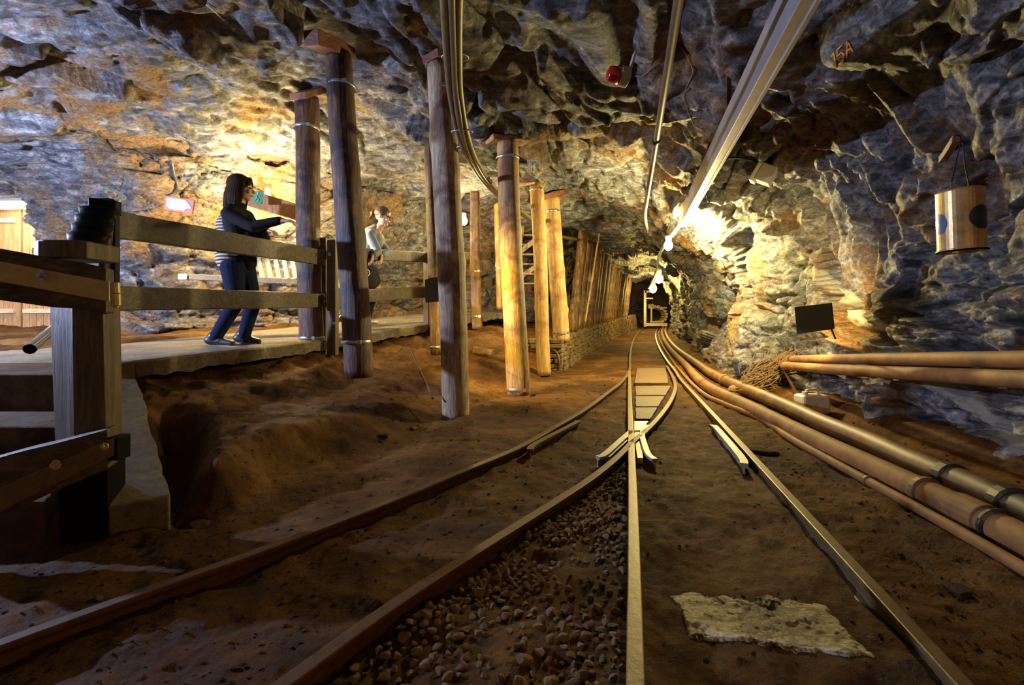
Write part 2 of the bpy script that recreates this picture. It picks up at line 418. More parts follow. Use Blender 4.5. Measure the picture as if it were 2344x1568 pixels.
def cw(Y): return np.interp(Y, [-4, 0, 2.3, 3.5, 5, 7.6, 10, 13, 19, 24], [1.6, 1.85, 1.85, 1.6, 1.27, 1.12, 1.15, 1.12, 1.1, 1.2])
def ground(x, Y, detail=True):
    x = np.asarray(x, float); Y = np.asarray(Y, float); shp = np.broadcast(x, Y).shape
    x = np.broadcast_to(x, shp).ravel(); Y = np.broadcast_to(Y, shp).ravel()
    P = np.stack([x, Y, np.zeros_like(x)], 1)
    z = -.045+rise(Y)
    wob = .10*fbm(P*1.9, 3, 3)
    fx = Fx(Y)+wob*sstep(1.2, 2.4, Y)*(1-sstep(5.5, 6.3, Y)); ex = Ex(Y)
    t = np.clip((fx-x)/np.maximum(fx-ex, .2), 0, 1.0)
    near = 1-sstep(2.9, 3.7, Y)
    Sn = .52*sstep(0, .30, t)+.33*sstep(.45, .95, t)
    Sf = t**.85*.95
    bank = (zE(Y)-.10)*(Sn*near+Sf*(1-near))
    stonebank = sstep(0.05, .20, xs_(Y)-x)*(.42+.10*sstep(.3, 1.5, xs_(Y)-x))
    w2 = sstep(5.9, 6.35, Y)
    bank = bank*(1-w2)+stonebank*w2
    bank = bank*sstep(1.35, 1.85, Y)
    z = z+bank
    # ditch beside the steps
    d1 = np.abs((x+1.50)-(-.64)*(Y-2.0))/1.19
    z = z-.30*np.exp(-(d1/.10)**2)*sstep(1.5, 1.75, Y)*(1-sstep(2.35, 2.6, Y))*sstep(-2.3, -1.9, x)
    # gallery floor behind the walkway
    beyond = sstep(1.35, 1.6, ex-x)*sstep(2.2, 2.6, Y)
    under = sstep(0.02, .12, ex-x)*sstep(2.1, 2.4, Y)
    zt = zE(Y)-.14+(.15*beyond)
    w = under*(1-sstep(7.0, 8.5, Y))
    z = z*(1-w)+zt*w
    # steps area
    st = sstep(-1.55, -1.75, x)*sstep(.6, 1.0, Y)*(1-sstep(2.1, 2.4, Y))
    # toe of the right wall
    z = z+.09*sstep(.20, -.02, xL(Y)+cw(Y)-x)
    if detail:
        q = P*1.0
        z = z+.022*fbm(q*3.1, 4, 11)*(.3+bank*3.0)+.009*fbm(q*12, 4, 12)
        z = z+.05*fbm(q*5.0, 3, 14)*np.clip(bank*2.0, 0, .8)*(1-w)
        z = z+.018*np.maximum(0, facets(P, 40, .16))*np.clip(bank*4, 0, 1)*(1-w)
    return z.reshape(shp)
def gz(x, y): return float(ground(np.array([x]), np.array([y]))[0])

# floor
Yr = np.concatenate([np.linspace(-3.5, .55, 30), .6*np.exp(np.linspace(0, math.log(23/.6), 520))])
sv = np.linspace(-1, 1, 620)
sv = np.concatenate([np.linspace(-3.2, -1.32, 40), np.linspace(-1.3, 1.3, 640), np.linspace(1.35, 2.6, 20)])
YY, SS = np.meshgrid(Yr, sv, indexing='ij')
XX = SS*(np.maximum(YY, .3)+.25)+.0
XX = np.clip(XX, -9, 9.5)
ZZ = ground(XX, YY)
floor = grid_mesh('floor', XX, YY, ZZ, M['soil']); tag(floor, kind='structure')
floor.data.flip_normals() if floor.data.polygons[30000].normal.z < 0 else None

# ceiling and right wall shell
CP = np.array([(-6, 0, 2.6), (-3, 0, 2.75), (0, 0, 2.6), (1, 0, 2.55), (-6, -3, 2.4), (0, -3, 2.4), (1, -3, 2.2),
 (-5, 3, 2.3), (-3.4, 3, 2.6), (-1.9, 2.4, 2.75), (-1.7, 3.2, 2.72), (0, 2.6, 2.55), (1, 2.6, 2.55), (-1.26, 3.4, 2.82), (-1.95, 4.5, 2.93), (-.53, 3.4, 2.60), (0, 4.4, 2.42), (.35, 5.8, 2.5),
 (.65, 6.6, 2.5), (-6.3, 5.5, 2.2), (-5, 5.2, 2.25), (-3.5, 5.2, 2.45), (-2.6, 6, 2.45), (-1.5, 7, 2.6), (-1, 9, 2.6), (.5, 9, 2.5), (1.5, 4.4, 2.5), (2.0, 7, 2.42), (2.6, 9, 2.36),
 (3.6, 12, 2.15), (5, 17, 2.25), (6.3, 21, 2.4), (1.3, 7.8, 2.35)])
def ceilz(x, Y):
    x = np.asarray(x, float); Y = np.asarray(Y, float); num = 0; den = 0
    for a, b, c in CP:
        w = 1/(((x-a)**2+(Y-b)**2)+.06)**1.6
        num = num+w*c; den = den+w
    return num/den
ys = np.concatenate([np.linspace(-3.5, .9, 50), np.exp(np.linspace(math.log(.95), math.log(22.5), 520))])
NS = 300
t1 = np.linspace(0, 1, NS)
# right wall profile: (offset from cw, z)
pz = np.array([-.25, .2, .6, 1.0, 1.35, 1.65, 1.9, 2.1]); po = np.array([.05, .0, .12, .16, .10, -.08, -.34, -.68])
sx = np.cumsum(np.r_[0, np.hypot(np.diff(pz), np.diff(po))]); sx /= sx[-1]
prz = np.interp(t1, sx, pz); pro = np.interp(t1, sx, po)
NC = 460; t2 = np.linspace(0, 1, NC+1)[1:]
X = np.zeros((len(ys), NS+NC)); Z = X.copy(); Yg = np.repeat(ys[:, None], NS+NC, 1)
for i, y in enumerate(ys):
    c0 = float(xL(y)+cw(y)); tun = float(sstep(7.5, 10.5, y))
    X[i, :NS] = c0+pro*(1-.25*tun); zoff = float(rise(y))*.8
    Z[i, :NS] = prz+zoff
    xl = -7.5*(1-tun)+(float(xs_(y))-1.6)*tun
    x0 = X[i, NS-1]; z0 = Z[i, NS-1]
    X[i, NS:] = x0+(xl-x0)*t2
    cz = ceilz(X[i, NS:], np.full(NC, y))+zoff*.3
    bl = sstep(0, .75, (x0-X[i, NS:])); Z[i, NS:] = (z0+(x0-X[i, NS:])*.25)*(1-bl)+cz*bl
ker = np.ones(9)/9
for it in range(2):
    for arr in (X, Z):
        pad = np.pad(arr, ((0, 0), (4, 4)), mode='edge')
        arr[:, :] = sum(pad[:, k:k+arr.shape[1]] for k in range(9))/9
P, n = gnorm(X, Yg, Z)
sgn = -1 if n[300, NS+100, 2] > 0 else 1
n = n*sgn      # pointing into the cave
pf = P.reshape(-1, 3)
def rock_disp(p, amp=1.0):
    a = .55; R = np.array([[math.cos(a), -math.sin(a), 0], [math.sin(a), math.cos(a), 0], [0, 0, 1]]) @ np.array([[1, 0, 0], [0, math.cos(.6), -math.sin(.6)], [0, math.sin(.6), math.cos(.6)]])
    q = p @ R; w = q+.35*np.stack([vnoise(p*1.1, 71), vnoise(p*1.1, 72), vnoise(p*1.1, 73)], 1)
    s = w*np.array([.7, 1.5, 2.2])
    d = .13*fbm(p*.75, 3, 20)+.16*facets(s, 50, .85)+.075*facets(w*np.array([.8, 1.2, 2.0]), 60, .36)+.05*ridged(s*1.6, 3, 30)+.020*fbm(w*np.array([7, 11, 19.]), 4, 33)+.018*facets(w*np.array([1, 1.3, 2.4]), 65, .11)
    return d*amp
D = rock_disp(pf, 1.0).reshape(X.shape)
tun = sstep(7, 9, Yg)
# keep clear of the post heads, quieter in the tunnel
amp = (1-.35*tun)*(1-.38*sstep(-.6, -1.6, X))
D = D+(.020*fbm(pf*np.array([9, 9, 15.]), 4, 44)+.03*facets(pf, 66, .17)).reshape(X.shape)*sstep(-.2, -1.2, X)
D = D*amp-.07*(1-.3*tun)
# hanging block above the walkway
bx, by = -1.92, 2.78
ang = np.arctan2(Yg-by, X-bx); rr_ = np.hypot((X-bx)/.52, (Yg-by)/.62)+.12*np.sin(ang*3+1)+.08*np.sin(ang*7)
D = D+.27*sstep(1.10, .92, rr_)*(Z > 1.8)
Dp = np.pad(D, 1, mode='edge'); D = (Dp[1:-1, 1:-1]*2+Dp[:-2, 1:-1]+Dp[2:, 1:-1]+Dp[1:-1, :-2]+Dp[1:-1, 2:])/6
Pn = P+n*D[..., None]
o = grid_mesh('ceiling', Pn[:, NS-60:, 0], Pn[:, NS-60:, 1], Pn[:, NS-60:, 2], M['rock'], flip=sgn < 0); tag(o, kind='structure')
o2 = grid_mesh('wall_right', Pn[:, :NS-59, 0], Pn[:, :NS-59, 1], Pn[:, :NS-59, 2], M['rock_r'], flip=sgn < 0); tag(o2, kind='structure')
ceil_o, wr_o = o, o2

# left and back walls: path in plan, base z, top z
def wall_path(name, path, mat, amp=.8, nz=150, dens=60, lean=0.0, ztop=3.1, seed=0, side=1):
    P0 = cr([(a, b, c) for a, b, c in path], dens)
    xs = np.array([p.x for p in P0]); yv = np.array([p.y for p in P0]); zb = np.array([p.z for p in P0])
    tz = np.linspace(0, 1, nz)
    Xw = np.repeat(xs[:, None], nz, 1); Yw = np.repeat(yv[:, None], nz, 1)
    Zw = zb[:, None]-.25+(ztop-zb[:, None]+.25)*tz[None]
    tx = np.gradient(xs); ty = np.gradient(yv); l = np.hypot(tx, ty); nx = ty/l*side; ny = -tx/l*side
    off = (lean*(tz[None]**2))
    Xw = Xw+nx[:, None]*off; Yw = Yw+ny[:, None]*off
    p = np.stack([Xw, Yw, Zw], -1)
    Dw = rock_disp(p.reshape(-1, 3)+seed, amp).reshape(Xw.shape)
    Xw = Xw+nx[:, None]*Dw; Yw = Yw+ny[:, None]*Dw; 
    o = grid_mesh(name, Xw, Yw, Zw, mat); tag(o, kind='structure'); return o
wl = wall_path('wall_left', [(-5.95, 7.0, .6), (-5.75, 6.0, .58), (-5.15, 5.2, .52), (-4.2, 5.0, .5), (-3.5, 5.5, .55), (-2.7, 6.1, .62), (-2.2, 7.4, .72), (-1.4, 8.4, .85), (-.4, 9.2, .9), (.4, 9.8, .9), (1.0, 10.3, .7)], M['rock_l'], .65, lean=.75, side=1)
wt = wall_path('wall_tunnel', [(.75, 9.0, .6), (1.2, 10.3, .7), (1.8, 12, .8), (2.85, 15, .9), (4.1, 18, 1.0), (5.7, 22, 1.1)], M['rock_l'], .5, nz=90, dens=30, ztop=2.7, lean=.3)
wb = wall_path('wall_back', [(4.5, -3.2, -.2), (0, -3.3, -.2), (-4, -3.3, .2), (-7.3, -2.5, .2), (-7.4, 2.5, .3), (-7.4, 6.5, .4), (-6.3, 6.9, .5)], M['rock_l'], .6, nz=50, dens=20, side=1)
we = wall_path('wall_end', [(4.4, 21.8, .2), (5.7, 22, .2), (7.8, 22, .2)], M['rock_l'], .5, nz=40, dens=20)

def bvh(ob):
    me = ob.data
    co = np.empty(len(me.vertices)*3); me.vertices.foreach_get('co', co)
    return BVHTree.FromPolygons([tuple(v) for v in co.reshape(-1, 3)], [tuple(p.vertices) for p in me.polygons])
B_c, B_r, B_l = bvh(ceil_o), bvh(wr_o), bvh(wl)
def hit(px, py, off=0.0):
    o_ = Vector((0, 0, H)); d_ = (at(px, py, 1)-o_).normalized(); best = None
    for B in (B_c, B_r, B_l):
        r = B.ray_cast(o_, d_)
        if r[0] is not None and (best is None or r[3] < best[3]): best = r
    p, n_ = best[0], best[1]
    if n_.dot(d_) > 0: n_ = -n_
    return p+n_*off, n_
def up_at(x, y, z0=1.2):
    r = B_c.ray_cast(Vector((x, y, z0)), Vector((0, 0, 1)))
    return r[0].z if r[0] is not None else 2.6

# ------------------------------------------------------------------ walkway and steps
wy = np.linspace(2.42, 9.2, 90); edge = np.stack([Ex(wy)+.015*np.sin(wy*9)+.012*np.sin(wy*23), wy, zE(wy)], 1)
mb = MB(); ringsA = []
for i, y in enumerate(wy):
    xe = edge[i, 0]; ze = edge[i, 2]; wd = 1.65+.0*y; r = random.uniform(-.008, .008)
    th = .105+random.uniform(-.012, .012)
    ringsA.append([(xe+r, y, ze-th), (xe+r*.5+.006, y, ze-.012), (xe-.015, y, ze), (xe-.6, y+.05, ze+.004), (xe-1.2, y+.1, ze+.006), (xe-wd, y+.15, ze), (xe-wd, y+.15, ze-th)])
mb.rings(ringsA); wk = mb.build('walkway', M['conc']); tag(wk, kind='structure')
# landing to the left of the walkway and the steps
mb = MB()
def stepblock(y0, y1, xr0, xr1, ztop, h):
    pts = [(-5.2, y0, ztop), (xr0, y0, ztop), (xr1, y1, ztop), (-5.2, y1, ztop)]
    vs = pts+[(a, b, c-h) for a, b, c in pts]
    mb.add(vs, [(0, 1, 2, 3), (7, 6, 5, 4), (0, 4, 5, 1), (1, 5, 6, 2), (2, 6, 7, 3), (3, 7, 4, 0)])
stepblock(2.03, 6.2, -1.98, -3.6, .424, .17)
stepblock(1.72, 2.10, -1.72, -1.98, .262, .17)
stepblock(1.41, 1.80, -1.45, -1.72, .10, .17)
stp = mb.build('steps', M['dirtconc'], bevel=.006); tag(stp, kind='structure')
mb = MB()
ns = 24; rg = []
for i in range(ns+1):
    t = i/ns; c = at(275, 868, 2.12).lerp(at(318, 1150, 1.50), t); w = .062+.02*t
    dr = Vector((-.5, -.62, 0)).normalized(); sd = Vector((.7, .71, 0))
    j = random.uniform(-.006, .006)
    rg.append([c+sd*(w+j)+Vector((0, 0, 0)), c-sd*w+Vector((0, 0, .01)), c-sd*w-Vector((0, 0, .4)), c+sd*(w+j)-Vector((0, 0, .34+.02*math.sin(i*1.7)))])
mb.rings(rg); o = mb.build('step_stringer', M['conc'], bevel=.008); tag(o, kind='structure')

# ------------------------------------------------------------------ rails
def railz(Y): return float(rise(Y))
HEAD = [(-.017, 0), (.017, 0), (.018, -.014), (.005, -.022), (.005, -.052), (.030, -.058), (.030, -.066), (-.030, -.066), (-.030, -.058), (-.005, -.052), (-.005, -.022), (-.018, -.014)]
def rail(name, pts, mat, label, cat='rail', parent=None, k=1.0, n=8, group=None):
    pts = cr(pts, n); rings = []
    for i, p in enumerate(pts):
        t = (pts[min(i+1, len(pts)-1)]-pts[max(i-1, 0)]); t.z = 0; t.normalize(); s_ = Vector((t.y, -t.x, 0))
        rings.append([p+s_*a*k+Vector((0, 0, b*k)) for a, b in HEAD])
    m_ = MB(); m_.rings(rings); o_ = m_.build(name, mat, parent, bevel=.003)
    if parent is None: tag(o_, label, cat, group)
    return o_
def g0(px, py, z=0.0):
    d = F*(H-z)/(py-HY); return at(px, py, d)
far_l = [Vector((float(xL(y)), y, railz(y))) for y in (20.5, 17, 14, 11.5, 9.2, 7.4)]
far_r = [Vector((float(xL(y))+.60, y, railz(y))) for y in (20.5, 17, 14, 11.5, 9.2, 7.4, 6.0)]
rail('stock_rail', far_l+[g0(1441, 846), g0(1424, 872), g0(1392, 897), g0(1340, 935), g0(1270, 976), g0(1180, 1026), g0(1040, 1084), g0(880, 1150), g0(600, 1256), g0(300, 1362), g0(0, 1470), g0(-300, 1580)], M['railrust'], 'left outer rusty rail curving from the tunnel to the lower left of the floor')
rail('stock_rail', far_r+[g0(1560, 869), g0(1645, 960), g0(1783, 1108), g0(1990, 1330), g0(2205, 1561), g0(2420, 1790)], M['rail'], 'right outer steel rail running straight from the tunnel beside the floor pipes')
rail('straight_rail', [Vector((float(xL(6.0))+.0, 6.05, 0)), g0(1441, 880), g0(1443, 960), g0(1447, 1080), g0(1451, 1250), g0(1455, 1561), g0(1458, 1800), ], M['rail'], 'straight steel middle rail beside the gravel, running toward the bottom edge')
rail('curved_rail', [g0(1527, 838), g0(1541, 864), g0(1546, 885), g0(1537, 913), g0(1513, 948), g0(1478, 985), g0(1450, 1008), g0(1415, 1043), g0(1360, 1088), g0(1280, 1141), g0(1150, 1222), g0(1000, 1316), g0(850, 1416), g0(640, 1568), g0(430, 1710)], M['railrust'], 'rusty curved inner rail crossing the straight rail and bounding the gravel')
rail('guard_rail', [g0(1322, 962), g0(1315, 968), g0(1230, 1012), g0(1212, 1028)], M['railrust'], 'short dark rusty guard rail lying inside the left outer rail', k=1.0, n=5)
rail('guard_rail', [g0(1630, 974), g0(1640, 978), g0(1695, 1042), g0(1703, 1060)], M['wing'], 'short grey guard rail lying inside the right outer rail', k=1.05, n=5)
rt = empty('rail_crossing', g0(1462, 1000), 'grey steel crossing where the curved rail meets the straight rail', 'rail crossing')
rail('wing_rail', [g0(1446, 985), g0(1425, 1003), g0(1385, 1038), g0(1368, 1044)], M['wing'], None, parent=rt, n=5)
rail('wing_rail', [g0(1482, 972), g0(1470, 990), g0(1474, 1012), g0(1484, 1038), g0(1500, 1050)], M['wing'], None, parent=rt, n=6, k=.95)
m_ = MB(); zt = -.006
q = [g0(1452, 964, zt), g0(1484, 964, zt), g0(1466, 985, zt), g0(1452, 985, zt)]
m_.rings([q, [v-Vector((0, 0, .03)) for v in q]]); m_.build('frog_plate', M['galv'], rt)
q = [g0(1450, 985, -.012), g0(1463, 982, -.012), g0(1472, 1048, -.012), g0(1459, 1048, -.012)]
m_ = MB(); m_.rings([q, [v-Vector((0, 0, .03)) for v in q]]); m_.build('filler_block', M['wing'], rt)
q = [g0(1440, 992, -.012), g0(1449, 997, -.012), g0(1396, 1046, -.012), g0(1384, 1046, -.012)]
m_ = MB(); m_.rings([q, [v-Vector((0, 0, .03)) for v in q]]); m_.build('filler_block', M['wing'], rt)
# cover board and plank between the rails
z_ = -.012
def slab(name, quad, th, mat, label, cat, group=None, seg=6, jit=.003):
    m_ = MB(); q = [Vector(v) for v in quad]
    top = []
    for i in range(4):
        for k in range(seg):
            p = q[i].lerp(q[(i+1) % 4], k/seg)+Vector((random.uniform(-jit, jit), random.uniform(-jit, jit), 0)); top.append(p)
    m_.rings([top, [v-Vector((0, 0, th)) for v in top]]); o_ = m_.build(name, mat, bevel=.004); tag(o_, label, cat, group); return o_
slab('cover_board', [g0(1452, 876, z_), g0(1530, 876, z_), g0(1524, 842, z_), g0(1458, 842, z_)], .03, M['boards'], 'worn rectangular cover board lying between the rails under the tunnel lamp', 'board')
for k_, (ya, yb) in enumerate(((883, 904), (906, 930), (932, 958))):
    f_ = lambda y: 1536-(y-883)*.62
    slab('track_plank', [g0(1455, yb, -.026), g0(f_(yb), yb, -.026), g0(f_(ya), ya, -.026), g0(1454, ya, -.026)], .03, M['boards'], ('farthest', 'middle', 'nearest')[k_]+' of three muddy planks between the rails before the crossing', 'plank', 'planks before the crossing')
m_ = MB(); m_.tube([at(1290, 812, 8.0)+Vector((0, 0, -.0)), at(1310, 800, 8.6)], .004, 6)

# ------------------------------------------------------------------ mortar patch on the ground
q = [Vector(v) for v in (g0(1520, 1335, -.03), g0(1885, 1365, -.03), g0(2030, 1515, -.03), g0(1575, 1452, -.03))]
nu, nv = 150, 70
U, V_ = np.meshgrid(np.linspace(0, 1, nu), np.linspace(0, 1, nv), indexing='ij')
q_ = [np.array(v) for v in q]
PP = (q_[0]*((1-U)*(1-V_))[..., None]+q_[1]*(U*(1-V_))[..., None]+q_[2]*(U*V_)[..., None]+q_[3]*((1-U)*V_)[..., None])
gp = ground(PP[..., 0], PP[..., 1])
pn = np.stack([PP[..., 0], PP[..., 1], 0*U], -1).reshape(-1, 3)
nn = fbm(pn*26, 5, 90, .65).reshape(U.shape)
ed = np.minimum(np.minimum(U, 1-U)*2.6, np.minimum(V_, 1-V_))*1.0
hh = gp+.003+.0035*np.clip(nn+.75, -1, .9)-.02*sstep(.11, 0, ed+.05*nn)
o = grid_mesh('mortar_patch', PP[..., 0], PP[..., 1], hh, M['mortar'])
if o.data.polygons[500].normal.z < 0: o.data.flip_normals()
tag(o, 'pale worn mortar patch on the dark ground between the straight and right rails', 'mortar patch')

# ------------------------------------------------------------------ gravel
def stone_mesh(seed, squash=.65, sub=2):
    r_ = random.Random(seed); bm = bmesh.new(); bmesh.ops.create_icosphere(bm, subdivisions=sub, radius=1)
    planes = [(Vector((r_.gauss(0, 1), r_.gauss(0, 1), r_.gauss(0, 1))).normalized(), r_.uniform(.42, .78)) for _ in range(11)]
    for v in bm.verts:
        for nn_, d_ in planes:
            k_ = v.co.dot(nn_)
            if k_ > d_: v.co -= nn_*(k_-d_)
        v.co.z *= squash; v.co.x *= 1.2
    me = bpy.data.meshes.new('stone'); bm.to_mesh(me); bm.free(); return me
STN = [stone_mesh(i) for i in range(12)]
for me in STN: me.materials.append(M['gravel'])
# gravel region: between curved rail and straight rail
cr_px = [(1415, 1043), (1360, 1088), (1280, 1141), (1150, 1222), (1000, 1316), (850, 1416), (640, 1568), (500, 1665)]
cw_p = [g0(a, b) for a, b in cr_px]
def xcurve(y): 
    ys_ = [p.y for p in cw_p][::-1]; xs2 = [p.x for p in cw_p][::-1]; return float(np.interp(y, ys_, xs2))
pts = []
tries = 0
while len(pts) < 2300 and tries < 60000:
    tries += 1
    y = .72+1.45*random.random()**1.15; xa = xcurve(y)+.035; xb = .258*y+.01-.025
    if xa >= xb: continue
    x = random.uniform(xa, xb); dens = float(vnoise(np.array([[x*5, y*5, 0.]]), 5)[0])
    if random.random() > np.clip(.62+dens*1.1+(y-1.1)*.5, .08, 1)*np.clip((1.95-y)*3, .1, 1): continue
    s_ = random.choice((.009, .010, .012, .014, .017))*random.uniform(.8, 1.2)
    pts.append((x, y, s_))
keep = []; cell = {}
for p in pts:
    ok = True; ci = (int(p[0]/.04), int(p[1]/.04))
    for a in (-1, 0, 1):
        for b in (-1, 0, 1):
            for q2 in cell.get((ci[0]+a, ci[1]+b), ()):
                if (p[0]-q2[0])**2+(p[1]-q2[1])**2 < ((p[2]+q2[2])*.85)**2: ok = False; break
    if ok: keep.append(p); cell.setdefault(ci, []).append(p)
keep = [k for k in keep if .83 < k[1]]
keep.sort(key=lambda p: -p[2]/p[1])
for i, (x, y, s_) in enumerate(keep[:300]):
    o = bpy.data.objects.new('gravel_stone', STN[i % 12]); C.objects.link(o)
    o.location = (x, y, gz(x, y)+s_*.30); o.scale = (s_, s_, s_); o.rotation_euler = (random.uniform(-.4, .4), random.uniform(-.4, .4), random.uniform(0, 6.3))
    tag(o, 'small angular brown gravel stone lying between the curved rail and the straight rail', 'stone', 'gravel between the curved and straight rails')
def scatter(name, items, mat, label, cat, meshes=STN, parent=None):
    V_all = []; F_all = []; b = 0
    for (x, y, z, s_, rz, rx) in items:
        me = meshes[random.randrange(len(meshes))]
        co = np.empty(len(me.vertices)*3); me.vertices.foreach_get('co', co); co = co.reshape(-1, 3)*s_
        mt = np.array((Matrix.Rotation(rz, 3, 'Z') @ Matrix.Rotation(rx, 3, 'X')))
        co = co @ mt.T+np.array([x, y, z]); V_all.append(co)
        F_all += [tuple(i+b for i in p.vertices) for p in me.polygons]; b += len(co)
    me = bpy.data.meshes.new(name); me.from_pydata(np.concatenate(V_all).tolist(), [], F_all); me.update()
    o = link(name, me, mat); tag(o, label, cat, kind='stuff'); return o
STL = [stone_mesh(i+50, .6, 1) for i in range(8)]
scatter('gravel', [(x, y, gz(x, y)+s_*.3, s_, random.uniform(0, 6), random.uniform(-.4, .4)) for x, y, s_ in keep[300:]], M['gravel'], 'fine brown gravel filling the ground between the curved and straight rails', 'gravel', STL)
# loose crumbs over the bank and floor
it = []
gx = []; 
while len(gx) < 2600:
    y = math.exp(random.uniform(math.log(.8), math.log(6.5))); x = random.uniform(-1.15, 1.15)*(y+.2)
    if x < float(Ex(y))+.05 or x > float(xL(y)+cw(y))-.1: continue
    if abs(x-float(xL(y))-.3) < .29 and random.random() < .8: continue
    gx.append((x, y))
gA = np.array(gx); gzv = ground(gA[:, 0], gA[:, 1])
it = [(a[0], a[1], z+.001, random.choice((.003, .004, .006, .009))*(.6+.25*a[1]), random.uniform(0, 6), random.uniform(-.5, .5)) for a, z in zip(gx, gzv)]
scatter('soil_crumbs', it, M['soil'], 'loose crumbs of reddish soil scattered over the mine floor and bank', 'soil', STL)
# individual rocks
def rock(px, py, z, s_, label, mat='darkstone', sq=.6, seed=1, rz=0.3, group=None):
    me = stone_mesh(seed, sq, 3); me.materials.append(M[mat]); p = g0(px, py, z)
    o_ = bpy.data.objects.new('rock', me); C.objects.link(o_); o_.location = (p.x, p.y, gz(p.x, p.y)+s_*sq*.4); o_.scale = (s_, s_, s_); o_.rotation_euler = (0, .1, rz)
    tag(o_, label, 'rock', group)
rock(456, 1192, -.04, .055, 'flat oval brown rock on the floor below the dirt mound', seed=101, sq=.45)
rock(225, 1366, -.04, .012, 'tiny pale bluish pebble beside the left outer rail', 'stone', seed=102)
rock(880, 985, .02, .035, 'small dark rock at the foot of the bank left of the front post', seed=104)
rock(1275, 905, 0, .02, 'small pebble on the bright path right of the second front post', 'stone', seed=105)
rock(945, 960, .02, .03, 'rounded brown rock just left of the foremost timber post', 'stone', seed=106)
rock(1740, 1028, -.03, .085, 'dark flat rock between the right rail and the thin pipe', seed=107, sq=.3)
rock(1220, 897, 0, .03, 'small dark stone at the foot of the second tall front post', seed=109)
rock(2190, 1345, -.04, .035, 'fist sized brown stone on the dark ground at lower right', seed=110)

# ------------------------------------------------------------------ timber props
def prop(bx_, bd, by_, tx_, td, ty_, dia, mat, label, band=None, headblock=None, square=False, taper=.95, group='timber roof props'):
    base = at(bx_, by_, bd); top = at(tx_, ty_, td); base.z -= .06
    r = empty('timber_post', base, label, 'post', None)
    m_ = MB(); n_ = 22; k_ = 40; rg = []
    sd = random.randint(0, 999); ax = (top-base); L = ax.length
    knots = [(random.uniform(.1, .9), random.uniform(0, 2*PI), random.uniform(.02, .03)) for _ in range(6)]
    for i in range(k_+1):
        t = i/k_; c = base.lerp(top, t); ring = []
        c = c+Vector((math.sin(t*5+sd)*.008, math.cos(t*4+sd)*.008, 0))
        for j in range(n_):
            a = 2*PI*j/n_; rad = dia/2*(1-(1-taper)*t)
            if square:
                rad *= min(1/max(abs(math.cos(a)), .001), 1/max(abs(math.sin(a)), .001))**.85*.88
            nz = float(0)
            rad *= 1+.03*math.sin(a*2+sd+t*3)+.018*math.sin(a*3+sd*2+t*9)+.012*math.sin(a*5+t*4+sd)
            for kt, ka, kr in knots:
                da = (a-ka+PI) % (2*PI)-PI; g_ = math.exp(-((t-kt)*L/.05)**2-(da*dia/2/.035)**2); rad += kr*.55*g_
            if i in (0, k_): rad *= .93
            ring.append(c+Vector((math.cos(a)*rad, math.sin(a)*rad, 0)))
        rg.append(ring)
    m_.rings(rg); m_.build('trunk', M[mat], r, smooth=True, bevel=0)
    for bt in (band or []):
        c = base.lerp(top, bt); m_ = MB(); rr2 = dia/2*(1-(1-taper)*bt)*1.045+.001
        m_.rings([[c+Vector((math.cos(2*PI*j/28)*q, math.sin(2*PI*j/28)*q, z)) for j in range(28)] for q, z in ((rr2, -.012), (rr2+.002, -.008), (rr2+.002, .008), (rr2, .012))], cap=False)
        b_ = m_.build('band', M['galv'], r, smooth=True)
        m_ = MB(); m_.box(c+Vector((rr2*.5, -rr2*.9, 0)), (.03, .012, .03)); m_.build('clamp', M['galv'], b_)
    if headblock:
        hb = Vector(headblock[0]); m_ = MB(); cz = up_at(top.x, top.y)
        m_.beam(top+Vector((-headblock[1], 0, .03))+hb, top+Vector((.10, 0, .03))+hb, .16, .07, nseg=3, wob=.006)
        m_.build('head_wedge', M['redwood'], r, bevel=.005)
    return r
prop(820, 3.4, 845, 778, 3.4, 125, .205, 'oldlog', 'dark weathered post with steel bands standing in front of the child by the fence', band=[.11, .90])
prop(714, 4.5, 770, 700, 4.5, 222, .235, 'oldlog', 'reddish brown split post on the walkway behind the fence, right of the standing girl', band=[.02, .87], taper=.97)
prop(1045, 3.4, 945, 1010, 3.4, 152, .205, 'greylog', 'foremost tall peeled post, its foot nearest the camera', band=[.93])
prop(1002, 5.0, 800, 985, 5.0, 190, .17, 'oldlog', 'dark post hidden behind the left edge of the foremost tall post', band=[.03])
prop(1187, 4.4, 893, 1160, 4.4, 322, .225, 'pine2', 'second tall pale post, right of the foremost one, with a band near its top', band=[.03, .93])
prop(1247, 5.75, 848, 1228, 5.75, 420, .18, 'pine', 'slender yellow pine post between two thicker ones near the stone wall', band=[.965])
prop(1284, 6.6, 772, 1264, 6.6, 452, .235, 'pine', 'pale thick post standing on the bank above the stone wall end', band=[.06, .90])
prop(1092, 6.0, 742, 1086, 6.0, 440, .155, 'pine2', 'brown squared post with steel clamps between the foremost and second post', band=[.09, .42], square=True)
prop(1142, 8.0, 700, 1136, 8.0, 395, .10, 'pine', 'thin pale post far behind the second tall post', band=[.3, .6])
prop(1346, 9.3, 640, 1326, 9.3, 478, .16, 'greylog', 'grey post in the dark recess left of the tunnel lagging', band=[.5])
